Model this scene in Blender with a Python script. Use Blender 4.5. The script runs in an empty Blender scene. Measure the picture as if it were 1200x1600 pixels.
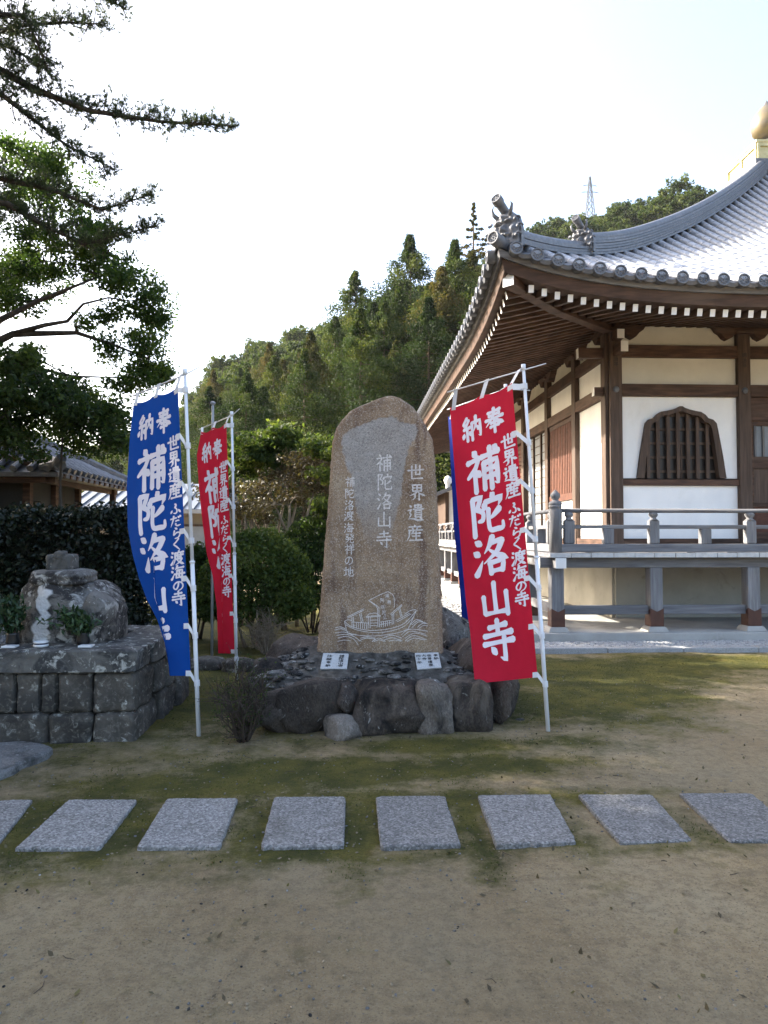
import bpy, math, random
import numpy as np
from mathutils import Vector, Matrix, noise as mnoise
SC = bpy.context.scene
COL = SC.collection
R = math.radians

# ------------------------------------------------------------------ camera, light, exposure
FPX, CAM_H = 1100.0, 1.5
YAW, PITCH = math.atan(50 / FPX), math.atan(37 / FPX)
FWD = Vector((math.sin(YAW) * math.cos(PITCH), math.cos(YAW) * math.cos(PITCH), math.sin(PITCH)))
RGT = Vector((math.cos(YAW), -math.sin(YAW), 0))
UPV = RGT.cross(FWD)
cam_d = bpy.data.cameras.new('camera'); cam = bpy.data.objects.new('camera', cam_d); COL.objects.link(cam)
cam_d.sensor_fit = 'VERTICAL'; cam_d.sensor_height = 36; cam_d.sensor_width = 27
cam_d.lens = 36 * FPX / 1600; cam_d.clip_start = 0.05; cam_d.clip_end = 3000
cam.matrix_world = Matrix(((RGT.x, UPV.x, -FWD.x, 0), (RGT.y, UPV.y, -FWD.y, 0), (RGT.z, UPV.z, -FWD.z, CAM_H), (0, 0, 0, 1)))
SC.camera = cam

SUN_ELEV, SUN_LEFT = R(31), R(66)                     # left of the view axis (+Y)
TO_SUN = Vector((-math.sin(SUN_LEFT) * math.cos(SUN_ELEV), math.cos(SUN_LEFT) * math.cos(SUN_ELEV), math.sin(SUN_ELEV)))
W = bpy.data.worlds.new('World'); SC.world = W; W.use_nodes = True
wn = W.node_tree.nodes; wl = W.node_tree.links
sky = wn.new('ShaderNodeTexSky'); sky.sky_type = 'NISHITA'; sky.sun_disc = False
sky.sun_elevation = SUN_ELEV; sky.sun_rotation = -SUN_LEFT
sky.altitude = 0; sky.air_density = 1.0; sky.dust_density = 4.4; sky.ozone_density = 1.0
wn['Background'].inputs['Strength'].default_value = 0.15
wl.new(sky.outputs[0], wn['Background'].inputs['Color'])
sun_d = bpy.data.lights.new('sun', 'SUN'); sun_d.energy = 4.0; sun_d.angle = R(0.5); sun_d.color = (1.0, 0.93, 0.82)
sun = bpy.data.objects.new('sun', sun_d); COL.objects.link(sun)
sun.rotation_euler = (-TO_SUN).to_track_quat('-Z', 'Y').to_euler()
VS = SC.view_settings
VS.view_transform = 'Standard'; VS.look = 'None'; VS.exposure = 2.2; VS.gamma = 1.0; VS.use_curve_mapping = False
SC.cycles.max_bounces = 6; SC.cycles.diffuse_bounces = 4; SC.cycles.glossy_bounces = 2
SC.cycles.transmission_bounces = 3; SC.cycles.transparent_max_bounces = 4

# ------------------------------------------------------------------ helpers
def ray(px, py):
    return FWD * FPX + RGT * (px - 600) + UPV * (800 - py)
def at(px, py, Y):
    r = ray(px, py); r = r * (Y / r.y); return Vector((r.x, r.y, r.z + CAM_H))
def gnd(px, py, z=0.0):
    r = ray(px, py); r = r * ((z - CAM_H) / r.z); return Vector((r.x, r.y, z))

def tag(o, label=None, cat=None, group=None, kind=None):
    if label: o['label'] = label
    if cat: o['category'] = cat
    if group: o['group'] = group
    if kind: o['kind'] = kind
    return o
def empty(name, loc=(0, 0, 0), parent=None, rz=0):
    o = bpy.data.objects.new(name, None); COL.objects.link(o); o.location = loc; o.rotation_euler[2] = rz
    if parent: o.parent = parent
    o.empty_display_size = 0.1
    return o
def thing(name, label, cat, loc=(0, 0, 0), group=None, rz=0):
    return tag(empty(name, loc, rz=rz), label, cat, group)

class MB:
    def __init__(s): s.v = []; s.f = []; s.m = []
    def add(s, vs, fs, m=0):
        b = len(s.v); s.v.extend([tuple(q) for q in vs]); s.f.extend([tuple(i + b for i in f) for f in fs])
        s.m.extend([m] * len(fs)); return s
    def box(s, x0, x1, y0, y1, z0, z1, m=0):
        return s.add([(x0, y0, z0), (x1, y0, z0), (x1, y1, z0), (x0, y1, z0), (x0, y0, z1), (x1, y0, z1), (x1, y1, z1), (x0, y1, z1)],
                     [(0, 3, 2, 1), (4, 5, 6, 7), (0, 1, 5, 4), (1, 2, 6, 5), (2, 3, 7, 6), (3, 0, 4, 7)], m)
    def hexa(s, p, m=0):   # 8 corners: bottom 0-3 counter-clockwise, top 4-7
        return s.add(p, [(0, 3, 2, 1), (4, 5, 6, 7), (0, 1, 5, 4), (1, 2, 6, 5), (2, 3, 7, 6), (3, 0, 4, 7)], m)
    def beam(s, a, b, w, h, m=0, up=(0, 0, 1), mend=None):   # rectangular bar from a to b
        a = Vector(a); b = Vector(b); d = (b - a).normalized(); u = Vector(up); sd = d.cross(u).normalized(); u = sd.cross(d)
        P = []
        for c in (a, b):
            P += [c - sd * w / 2 - u * h / 2, c + sd * w / 2 - u * h / 2, c + sd * w / 2 + u * h / 2, c - sd * w / 2 + u * h / 2]
        s.add(P, [(0, 1, 5, 4), (1, 2, 6, 5), (2, 3, 7, 6), (3, 0, 4, 7), (4, 5, 6, 7)], m)
        s.add(P[:4], [(3, 2, 1, 0)], m if mend is None else mend)
        return s
    def tube(s, pts, rad, n=6, m=0, cap=True):
        pts = [Vector(p) for p in pts]
        if not hasattr(rad, '__len__'): rad = [rad] * len(pts)
        b = len(s.v); k = len(pts); ref = None
        for i, p in enumerate(pts):
            d = (pts[min(i + 1, k - 1)] - pts[max(i - 1, 0)])
            d = d.normalized() if d.length > 1e-9 else Vector((0, 0, 1))
            if ref is None: ref = Vector((1, 0, 0)) if abs(d.x) < .8 else Vector((0, 1, 0))
            u = (ref - d * ref.dot(d)).normalized(); w = d.cross(u); ref = u
            for j in range(n):
                a = 2 * math.pi * j / n
                s.v.append(tuple(p + (u * math.cos(a) + w * math.sin(a)) * rad[i]))
        for i in range(k - 1):
            for j in range(n):
                s.f.append((b + i * n + j, b + i * n + (j + 1) % n, b + (i + 1) * n + (j + 1) % n, b + (i + 1) * n + j)); s.m.append(m)
        if cap:
            s.f.append(tuple(b + j for j in reversed(range(n)))); s.f.append(tuple(b + (k - 1) * n + j for j in range(n))); s.m += [m, m]
        return s
    def lathe(s, prof, c=(0, 0, 0), n=16, m=0):     # prof: (r, z) bottom to top
        b = len(s.v)
        for r, z in prof:
            for j in range(n):
                a = 2 * math.pi * j / n; s.v.append((c[0] + r * math.cos(a), c[1] + r * math.sin(a), c[2] + z))
        for i in range(len(prof) - 1):
            for j in range(n):
                s.f.append((b + i * n + j, b + i * n + (j + 1) % n, b + (i + 1) * n + (j + 1) % n, b + (i + 1) * n + j)); s.m.append(m)
        s.f.append(tuple(b + j for j in reversed(range(n)))); s.f.append(tuple(b + (len(prof) - 1) * n + j for j in range(n))); s.m += [m, m]
        return s
    def prism(s, poly, fn, d0, d1, m=0):     # poly: 2-D outline, fn(u, v, d) -> point
        n = len(poly)
        s.add([fn(u, v, d0) for u, v in poly] + [fn(u, v, d1) for u, v in poly],
              [tuple(range(n)), tuple(range(2 * n - 1, n - 1, -1))] + [(i, i + n, (i + 1) % n + n, (i + 1) % n) for i in range(n)], m)
        return s
    def mesh(s, name, mats, smooth=False):
        me = bpy.data.meshes.new(name); me.from_pydata(s.v, [], s.f)
        for m in (mats if isinstance(mats, (list, tuple)) else [mats]): me.materials.append(m)
        if any(s.m): me.polygons.foreach_set('material_index', s.m)
        if smooth: me.polygons.foreach_set('use_smooth', [True] * len(s.f))
        me.update(); return me
    def build(s, name, mats, parent=None, smooth=False, bevel=0, loc=None):
        o = bpy.data.objects.new(name, s.mesh(name, mats, smooth)); COL.objects.link(o)
        if parent: o.parent = parent
        if loc is not None: o.location = loc
        if bevel:
            b = o.modifiers.new('bevel', 'BEVEL'); b.width = bevel; b.segments = 2; b.limit_method = 'ANGLE'; b.angle_limit = R(40)
        return o
def inst(name, me, parent=None, mw=None):
    o = bpy.data.objects.new(name, me); COL.objects.link(o)
    if parent: o.parent = parent
    if mw is not None: o.matrix_local = mw
    return o
def copy_tree(o, parent=None):
    c = o.copy(); COL.objects.link(c)
    if parent: c.parent = parent
    for ch in list(o.children): copy_tree(ch, c)
    return c
def frame(x, y, z, p):     # matrix from axes and origin
    return Matrix(((x[0], y[0], z[0], p[0]), (x[1], y[1], z[1], p[1]), (x[2], y[2], z[2], p[2]), (0, 0, 0, 1)))
def np_mesh(name, V, F, mats, tone=None, smooth=False):     # V (n,3), F (m,k)
    me = bpy.data.meshes.new(name); V = np.asarray(V, np.float32); F = np.asarray(F, np.int32)
    me.vertices.add(len(V)); me.vertices.foreach_set('co', V.ravel())
    k = F.shape[1]; me.loops.add(F.size); me.loops.foreach_set('vertex_index', F.ravel())
    me.polygons.add(len(F)); me.polygons.foreach_set('loop_start', np.arange(0, F.size, k, dtype=np.int32))
    if smooth: me.polygons.foreach_set('use_smooth', np.ones(len(F), bool))
    for m in (mats if isinstance(mats, (list, tuple)) else [mats]): me.materials.append(m)
    me.update(calc_edges=True)
    if tone is not None:
        a = me.attributes.new('tone', 'FLOAT', 'FACE'); a.data.foreach_set('value', np.asarray(tone, np.float32))
    return me
def np_merge(me, mats4):     # many transforms of one small mesh -> arrays
    n = len(me.vertices); co = np.empty(n * 3); me.vertices.foreach_get('co', co); co = co.reshape(-1, 3)
    M = np.array([[list(r) for r in m] for m in mats4])
    V = np.einsum('kij,nj->kni', M[:, :3, :3], co) + M[:, None, :3, 3]
    return V.reshape(-1, 3), [tuple(p.vertices) for p in me.polygons], n
def merged(name, me, mats4, parent, mat, smooth=True, kind='stuff'):
    if not len(mats4): return None
    V, F, n = np_merge(me, mats4)
    fs = [tuple(i + k * n for i in f) for k in range(len(mats4)) for f in F]
    m2 = bpy.data.meshes.new(name); m2.from_pydata(V.tolist(), [], fs)
    for m in me.materials: m2.materials.append(m)
    mi = [p.material_index for p in me.polygons] * len(mats4)
    m2.polygons.foreach_set('material_index', mi)
    if smooth: m2.polygons.foreach_set('use_smooth', [True] * len(fs))
    m2.update(); o = inst(name, m2, parent); o['kind'] = kind; return o

# ------------------------------------------------------------------ materials
def node_mat(name):
    m = bpy.data.materials.new(name); m.use_nodes = True; nt = m.node_tree
    return m, nt, nt.nodes['Principled BSDF']
def ramp(nt, fac, stops, interp='LINEAR'):
    r = nt.nodes.new('ShaderNodeValToRGB'); r.color_ramp.interpolation = interp; e = r.color_ramp.elements
    while len(e) < len(stops): e.new(0.5)
    for k, (p, c) in enumerate(stops): e[k].position = p; e[k].color = (*c, 1) if len(c) == 3 else c
    nt.links.new(fac, r.inputs[0]); return r.outputs[0]
def coords(nt, stretch=(1, 1, 1), local=False):
    if local: c = nt.nodes.new('ShaderNodeTexCoord').outputs['Object']
    else: c = nt.nodes.new('ShaderNodeNewGeometry').outputs['Position']
    mp = nt.nodes.new('ShaderNodeMapping'); mp.inputs['Scale'].default_value = stretch
    nt.links.new(c, mp.inputs['Vector']); return mp.outputs[0]
def noise(nt, vec, scale, detail=6, rough=.6, dist=0):
    n = nt.nodes.new('ShaderNodeTexNoise'); n.inputs['Scale'].default_value = scale; n.inputs['Detail'].default_value = detail
    n.inputs['Roughness'].default_value = rough; n.inputs['Distortion'].default_value = dist
    nt.links.new(vec, n.inputs['Vector']); return n.outputs['Fac']
def mix(nt, fac, a, b, typ='MIX'):
    n = nt.nodes.new('ShaderNodeMix'); n.data_type = 'RGBA'; n.blend_type = typ
    for sock, v in ((n.inputs[0], fac), (n.inputs[6], a), (n.inputs[7], b)):
        if hasattr(v, 'is_linked'): nt.links.new(v, sock)
        else: sock.default_value = (*v, 1) if hasattr(v, '__len__') else v
    return n.outputs[2]
def math_n(nt, op, a, b=0.0):
    n = nt.nodes.new('ShaderNodeMath'); n.operation = op
    for sock, v in ((n.inputs[0], a), (n.inputs[1], b)):
        if hasattr(v, 'is_linked'): nt.links.new(v, sock)
        else: sock.default_value = v
    return n.outputs[0]
def bump(nt, bsdf, h, strength=.4, dist=.01, prev=None):
    b = nt.nodes.new('ShaderNodeBump'); b.inputs['Strength'].default_value = strength; b.inputs['Distance'].default_value = dist
    nt.links.new(h, b.inputs['Height'])
    if prev is not None: nt.links.new(prev, b.inputs['Normal'])
    nt.links.new(b.outputs[0], bsdf.inputs['Normal']); return b.outputs[0]
def mott(name, stops, scale=4, rough=.85, bs=60, bstr=.35, bdist=.006, spots=(), stretch=(1, 1, 1), local=False, tint=0.0, spec=.3, fine=None):
    """mottled surface: one large noise through a ramp, optional patches (colour, scale, lo, hi), fine grain, bump"""
    m, nt, b = node_mat(name); vec = coords(nt, stretch, local)
    c = ramp(nt, noise(nt, vec, scale), stops)
    if fine:     # (colour, scale, amount): mineral grains
        g = nt.nodes.new('ShaderNodeTexVoronoi'); g.inputs['Scale'].default_value = fine[1]; nt.links.new(vec, g.inputs['Vector'])
        sp = nt.nodes.new('ShaderNodeSeparateColor'); nt.links.new(g.outputs['Color'], sp.inputs[0])
        c = mix(nt, ramp(nt, sp.outputs[0], [(0, (0, 0, 0)), (1, (fine[2],) * 3)]), c, fine[0])
        c = mix(nt, ramp(nt, sp.outputs[1], [(.55, (0, 0, 0)), (.9, (fine[2],) * 3)]), c, tuple(x * .25 for x in fine[0]))
    for k, (col, sc, lo, hi) in enumerate(spots):
        f = ramp(nt, noise(nt, vec, sc, 5, .65, .6), [(lo, (0, 0, 0)), (hi, (1, 1, 1))]); c = mix(nt, f, c, col)
    if tint:
        oi = nt.nodes.new('ShaderNodeObjectInfo'); t = ramp(nt, oi.outputs['Random'], [(0, (1 - tint,) * 3), (1, (1 + tint * .6,) * 3)])
        c = mix(nt, 1.0, c, t, 'MULTIPLY')
    nt.links.new(c, b.inputs['Base Color']); b.inputs['Roughness'].default_value = rough; b.inputs['Specular IOR Level'].default_value = spec
    if bstr: bump(nt, b, noise(nt, vec, bs, 8, .65), bstr, bdist)
    return m
def leaf_mat(name, dark, mid, light, trans=.35, rough=.5, nscale=1.2, spec=.35):
    m, nt, b = node_mat(name); vec = coords(nt)
    at_ = nt.nodes.new('ShaderNodeAttribute'); at_.attribute_name = 'tone'
    oi = nt.nodes.new('ShaderNodeObjectInfo')
    f = math_n(nt, 'ADD', math_n(nt, 'MULTIPLY', at_.outputs['Fac'], .55), math_n(nt, 'MULTIPLY', noise(nt, vec, nscale, 3), .45))
    f = math_n(nt, 'ADD', f, math_n(nt, 'MULTIPLY', math_n(nt, 'SUBTRACT', oi.outputs['Random'], .5), .22))
    c = ramp(nt, f, [(.18, dark), (.5, mid), (.82, light)])
    nt.links.new(c, b.inputs['Base Color']); b.inputs['Roughness'].default_value = rough; b.inputs['Specular IOR Level'].default_value = spec
    tr = nt.nodes.new('ShaderNodeBsdfTranslucent')
    nt.links.new(mix(nt, 1.0, c, (1.3, 1.32, .65), 'MULTIPLY'), tr.inputs['Color'])
    ms = nt.nodes.new('ShaderNodeMixShader'); ms.inputs[0].default_value = trans
    nt.links.new(b.outputs[0], ms.inputs[1]); nt.links.new(tr.outputs[0], ms.inputs[2])
    nt.links.new(ms.outputs[0], nt.nodes['Material Output'].inputs['Surface']); return m
def plain(name, col, rough=.6, var=.12, scale=6, spec=.4, metal=0, bstr=.1, bs=80, stretch=(1, 1, 1)):
    c0 = tuple(x * (1 - var) for x in col); c1 = tuple(min(1, x * (1 + var)) for x in col)
    m = mott(name, [(.3, c0), (.7, c1)], scale, rough, bs, bstr, .003, spec=spec, stretch=stretch)
    m.node_tree.nodes['Principled BSDF'].inputs['Metallic'].default_value = metal; return m
def cloth_mat(name, col, trans=.3):
    m, nt, b = node_mat(name); vec = coords(nt)
    c = ramp(nt, noise(nt, vec, 3), [(.3, tuple(x * .88 for x in col)), (.7, tuple(min(1, x * 1.08) for x in col))])
    nt.links.new(c, b.inputs['Base Color']); b.inputs['Roughness'].default_value = .75; b.inputs['Specular IOR Level'].default_value = .2
    wv = noise(nt, vec, 9, 3); bump(nt, b, wv, .25, .02)
    tr = nt.nodes.new('ShaderNodeBsdfTranslucent'); nt.links.new(c, tr.inputs['Color'])
    ms = nt.nodes.new('ShaderNodeMixShader'); ms.inputs[0].default_value = trans
    nt.links.new(b.outputs[0], ms.inputs[1]); nt.links.new(tr.outputs[0], ms.inputs[2])
    nt.links.new(ms.outputs[0], nt.nodes['Material Output'].inputs['Surface']); return m

M = {}
M['wood'] = mott('dark_brown_timber', [(.3, (.036, .020, .013)), (.5, (.072, .038, .025)), (.7, (.12, .066, .043))], 18, .65, 60, .45, .006, stretch=(.16, .16, 1.3), spots=[((.125, .082, .058), 3, .54, .76), ((.03, .02, .015), 7, .6, .75)], tint=.25)
M['woodv'] = mott('dark_brown_post_timber', [(.3, (.05, .032, .023)), (.5, (.085, .055, .040)), (.72, (.125, .084, .062))], 22, .65, 70, .3, .004, stretch=(1, 1, .07), spots=[((.15, .115, .09), 3, .55, .8)], tint=.12)
M['woodred'] = mott('reddish_timber', [(.3, (.075, .026, .015)), (.55, (.12, .045, .026)), (.75, (.15, .062, .038))], 20, .6, 60, .25, .003, stretch=(.5, .5, .5), tint=.2)
M['greyh'] = mott('weathered_grey_rail_timber', [(.3, (.10, .10, .108)), (.5, (.155, .155, .165)), (.72, (.22, .22, .225))], 26, .8, 90, .45, .004, stretch=(.08, .3, 1), spots=[((.10, .088, .072), 4, .55, .75)], tint=.12)
M['greyv'] = mott('weathered_grey_post_timber', [(.3, (.12, .12, .128)), (.5, (.18, .18, .19)), (.72, (.25, .25, .255))], 26, .8, 90, .45, .004, stretch=(1, 1, .08), spots=[((.13, .12, .10), 4, .55, .75)], tint=.12)
M['plaster'] = mott('white_plaster', [(.3, (.80, .80, .80)), (.7, (.88, .88, .87))], 3, .9, 120, .12, .002, spots=[((.70, .69, .66), 1.6, .60, .9), ((.62, .60, .56), 5, .68, .86)], stretch=(1, 1, .5))
M['found'] = mott('aged_foundation_plaster', [(.3, (.36, .345, .30)), (.7, (.46, .445, .395))], 2.2, .95, 60, .25, .003, spots=[((.24, .225, .19), 3, .58, .8)])
M['cream'] = mott('cream_plaster', [(.3, (.58, .56, .49)), (.7, (.66, .64, .57))], 3, .9, 120, .12, .002)
M['white'] = plain('white_paint', (.78, .78, .77), .6, .06)
M['tile'] = mott('silver_grey_roof_tile', [(.25, (.19, .198, .215)), (.5, (.275, .284, .305)), (.75, (.35, .358, .378))], 7, .36, 60, .08, .002, spots=[((.17, .175, .18), 9, .60, .78)], tint=.16, spec=.6)
M['tile'].node_tree.nodes['Principled BSDF'].inputs['Metallic'].default_value = .25
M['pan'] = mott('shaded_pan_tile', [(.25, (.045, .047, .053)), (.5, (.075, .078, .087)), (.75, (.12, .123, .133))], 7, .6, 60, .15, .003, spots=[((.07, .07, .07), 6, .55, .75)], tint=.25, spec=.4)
M['tilek'] = mott('dull_grey_ridge_tile', [(.25, (.075, .08, .092)), (.5, (.115, .12, .135)), (.75, (.17, .178, .195))], 12, .5, 70, .3, .003, spots=[((.2, .2, .2), 10, .6, .8)], tint=.15, spec=.5)
M['concrete'] = mott('pale_concrete', [(.3, (.30, .29, .27)), (.7, (.42, .41, .385))], 2.5, .9, 60, .35, .004, spots=[((.17, .165, .15), 2, .58, .8)])
M['kerb'] = mott('grey_kerb_stone', [(.3, (.22, .225, .23)), (.7, (.33, .335, .34))], 8, .9, 80, .4, .005, spots=[((.12, .125, .11), 3, .58, .78)], fine=((.5, .5, .5), 160, .4))
M['gold'] = mott('weathered_gilt', [(.3, (.36, .32, .14)), (.6, (.50, .46, .25)), (.8, (.42, .41, .30))], 5, .45, 40, .2, .004, spec=.5)
M['jewel'] = mott('tarnished_bronze_jewel', [(.3, (.085, .08, .075)), (.6, (.16, .125, .06)), (.8, (.12, .115, .11))], 3, .4, 40, .1, .003, spec=.5)
M['copper'] = plain('dark_copper_sheet', (.075, .028, .018), .5, .25, 8)
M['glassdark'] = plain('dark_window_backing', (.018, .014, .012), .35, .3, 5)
M['shoji'] = plain('grey_paper_panel', (.23, .25, .27), .7, .1, 4)
M['granite'] = mott('speckled_granite', [(.3, (.085, .083, .080)), (.7, (.130, .127, .123))], 5, .85, 90, .9, .006, fine=((.46, .45, .44), 105, .6), spots=[((.085, .078, .062), 2.6, .54, .78), ((.22, .215, .2), 7, .6, .8), ((.05, .052, .04), 13, .62, .75)], tint=.28)
M['slabrock'] = mott('flat_grey_rock', [(.25, (.075, .076, .076)), (.5, (.125, .126, .127)), (.75, (.19, .19, .19))], 5, .92, 40, 1.0, .02, spots=[((.05, .05, .048), 4, .5, .64), ((.30, .30, .30), 16, .58, .7)], fine=((.3, .3, .3), 120, .4))
lich = [((.045, .042, .038), 2.6, .44, .60), ((.15, .14, .12), 22, .5, .7), ((.26, .26, .235), 11, .59, .67), ((.42, .42, .39), 22, .63, .70)]
M['oldstone'] = mott('lichened_old_stone', [(.25, (.042, .038, .033)), (.5, (.078, .070, .060)), (.75, (.125, .113, .096))], 5, .92, 45, .9, .012, spots=lich, tint=.25)
M['capstone'] = mott('lichened_cap_stone', [(.25, (.062, .059, .054)), (.5, (.105, .10, .091)), (.75, (.165, .158, .144))], 6, .92, 45, .9, .012, spots=[((.04, .04, .04), 4, .46, .58), ((.10, .10, .095), 26, .5, .68), ((.34, .34, .315), 15, .56, .64)], tint=.15)
M['palestone'] = mott('pale_lichened_boulder', [(.25, (.11, .105, .098)), (.5, (.17, .162, .15)), (.75, (.25, .24, .225))], 7, .92, 40, 1.0, .03, spots=[((.04, .037, .036), 4.2, .47, .56), ((.12, .11, .10), 24, .52, .66), ((.42, .415, .39), 9, .555, .64), ((.46, .46, .44), 24, .60, .68)])
M['darkrock'] = mott('dark_mound_boulder', [(.25, (.016, .013, .012)), (.45, (.040, .031, .026)), (.6, (.078, .060, .047)), (.8, (.13, .102, .08))], 4.5, .9, 34, 1.0, .03, spots=[((.20, .165, .13), 2.6, .56, .68), ((.012, .011, .011), 3.0, .50, .62), ((.3, .29, .27), 19, .62, .7)], stretch=(1, 1, .55), tint=.3, fine=((.22, .19, .165), 130, .22))
M['cobble'] = mott('mound_cobble', [(.25, (.042, .038, .035)), (.5, (.10, .094, .086)), (.75, (.19, .182, .17))], 9, .95, 70, 1.0, .015, spots=[((.018, .018, .019), 6, .48, .58), ((.36, .36, .345), 14, .58, .66)], tint=.6, spec=.12, fine=((.3, .3, .29), 150, .35))
M['mortar'] = mott('dark_mossy_mortar', [(.3, (.030, .028, .025)), (.52, (.075, .070, .063)), (.75, (.17, .165, .152))], 14, .95, 40, 1.0, .02, spots=[((.2, .2, .19), 12, .62, .7)])
M['palelet'] = plain('pale_lettering_paint', (.56, .53, .51), .85, .38, 70)
M['darklet'] = plain('dark_lettering', (.03, .03, .032), .8, .1)
M['plaque'] = mott('light_granite_plaque', [(.3, (.36, .37, .38)), (.7, (.46, .47, .48))], 9, .7, 120, .2, .002, fine=((.55, .55, .55), 200, .3))
M['steelw'] = plain('white_plastic_pole', (.66, .68, .72), .45, .06, 6)
M['steelg'] = plain('grey_metal_pole', (.28, .29, .30), .4, .1, 6)
M['red'] = cloth_mat('red_banner_cloth', (.54, .013, .038), .34)
M['blue'] = cloth_mat('blue_banner_cloth', (.003, .062, .32), .32)
M['navy'] = cloth_mat('dark_blue_banner_cloth', (.005, .02, .22), .25)
M['let'] = plain('white_printed_lettering', (.70, .68, .76), .8, .04)
M['tabs'] = cloth_mat('white_banner_tab', (.76, .77, .80), .2)
M['bark'] = mott('grey_brown_bark', [(.3, (.035, .028, .022)), (.7, (.085, .07, .056))], 9, .95, 40, .9, .02, stretch=(1, 1, .3))
M['barkpale'] = mott('pale_shrub_bark', [(.3, (.16, .125, .09)), (.7, (.30, .25, .19))], 9, .95, 40, .6, .01, stretch=(1, 1, .3))
M['barkdk'] = plain('dark_twig_bark', (.05, .036, .027), .9, .3, 12)
M['barkcedar'] = plain('cedar_bark', (.10, .068, .048), .95, .3, 3)
M['leaf_tree'] = leaf_mat('broad_leaf', (.020, .042, .014), (.050, .088, .022), (.105, .15, .034), .5, spec=.2)
M['leaf_dark'] = leaf_mat('dark_broad_leaf', (.016, .030, .012), (.042, .070, .020), (.095, .13, .036), .45, spec=.2)
M['leaf_pine'] = leaf_mat('pine_needle', (.028, .042, .026), (.058, .076, .040), (.105, .125, .055), .42)
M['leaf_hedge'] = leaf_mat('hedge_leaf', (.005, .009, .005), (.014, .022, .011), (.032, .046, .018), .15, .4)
M['leaf_shrub'] = leaf_mat('glossy_shrub_leaf', (.016, .030, .010), (.060, .092, .024), (.15, .18, .05), .42, .55, spec=.18)
M['leaf_brown'] = leaf_mat('brownish_shrub_leaf', (.045, .034, .020), (.085, .065, .034), (.13, .115, .045), .3)
M['leaf_cedar'] = leaf_mat('cedar_foliage', (.011, .022, .008), (.033, .055, .013), (.10, .115, .024), .3, .7, .25, .15)
M['leaf_cedar2'] = leaf_mat('rusty_cedar_foliage', (.016, .022, .008), (.048, .052, .014), (.12, .09, .026), .3, .7, .25, .15)
M['leaf_hill'] = leaf_mat('hill_broadleaf_foliage', (.018, .034, .012), (.045, .068, .020), (.10, .12, .032), .3, .7, .12, .15)
M['leaf_moss'] = leaf_mat('moss_cushion', (.03, .04, .008), (.065, .078, .014), (.12, .125, .022), .2, .8)
M['leaf_vase'] = leaf_mat('glossy_vase_leaf', (.010, .022, .010), (.024, .05, .02), (.06, .105, .042), .25, .35)
M['black'] = plain('black_vase_glaze', (.012, .012, .013), .3, .2)
M['porcelain'] = plain('white_porcelain', (.62, .63, .64), .3, .05)
M['cobalt'] = plain('dark_blue_glaze', (.02, .025, .06), .3, .1)
M['hutwall'] = mott('shade_darkened_old_plaster', [(.3, (.034, .032, .030)), (.7, (.06, .056, .052))], 1.6, .95, 30, .4, .01, spots=[((.05, .045, .04), 1.5, .6, .8)], stretch=(1, 1, .4))  # hut wall: the deep shade of the trees is put into this near-black colour
M['metalroof'] = plain('blue_grey_metal_roof', (.13, .145, .165), .4, .08, 3)
M['beigewall'] = plain('beige_house_wall', (.20, .18, .15), .9, .1, 2)

# ------------------------------------------------------------------ ground
def smooth(a, b, x):
    t = min(1, max(0, (x - a) / (b - a))); return t * t * (3 - 2 * t)
MOSS = [  # moss patches on the dirt: picture-measured spots turned into ground points; (px, py, radius x, radius y, amount)
    (120, 1290, .55, .45, .8), (330, 1225, .9, .25, .8), (480, 1205, .8, .22, .95), (690, 1165, .45, .16, 1.0), (600, 1250, 1.3, .16, .75), (250, 1120, .45, .5, .8),
    (470, 1330, .35, .12, .8), (560, 1300, .12, .4, .8), (390, 1300, .12, .4, .7), (320, 1345, 1.2, .10, .5), (900, 1050, 1.3, .7, 1.0), (860, 1100, .8, .6, .8),
    (980, 1120, .6, .5, .6), (1120, 1035, 1.5, .5, .85), (900, 1160, .5, .25, .55), (740, 1300, .10, .4, .75), (890, 1300, .10, .4, .6), (1070, 1290, .10, .45, .5),
    (400, 1070, .8, .7, 1.0), (330, 1100, .5, .5, .9), (500, 975, 1.6, 4, 1.3), (350, 980, 2.2, 4, 1.3), (220, 965, 1.4, 3, 1.2), (800, 1320, .5, .10, .55), (60, 1345, .5, .14, .4), (760, 1195, .6, .18, .8), (640, 1205, .6, .14, .85), (950, 1085, .7, .5, .95), (1000, 1330, .5, .08, .55), (640, 1335, .5, .08, .6)]
MP = [(gnd(a, b), c, d, e) for a, b, c, d, e in MOSS]
def moss_at(x, y):
    v = 0
    for p, rx, ry, am in MP:
        v = max(v, am * math.exp(-((x - p.x) / rx / 1.7) ** 2 - ((y - p.y) / ry / 1.7) ** 2))
    return v
def ground_z(x, y):
    if y > 9.5 or abs(x) > 9 or y < 0: return 0.0
    return .012 * mnoise.noise((x * .9, y * .9, 3)) + .006 * mnoise.noise((x * 3.1, y * 3.1, 7))
xs = [-900, -400, -200, -100, -60, -40, -28, -20, -15, -12, -10] + [-9 + .09 * i for i in range(201)] + [10, 12, 15, 20, 28, 40, 60, 100, 200, 400, 900]
ys = [-900, -300, -100, -40, -15, -5, -1] + [0 + .09 * i for i in range(111)] + [10.4, 11, 12, 13.5, 15, 17, 20, 24, 30, 40, 60, 100, 200, 400, 900]
V = [(x, y, ground_z(x, y)) for y in ys for x in xs]; nx = len(xs)
F = [(j * nx + i, j * nx + i + 1, (j + 1) * nx + i + 1, (j + 1) * nx + i) for j in range(len(ys) - 1) for i in range(nx - 1)]
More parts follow.
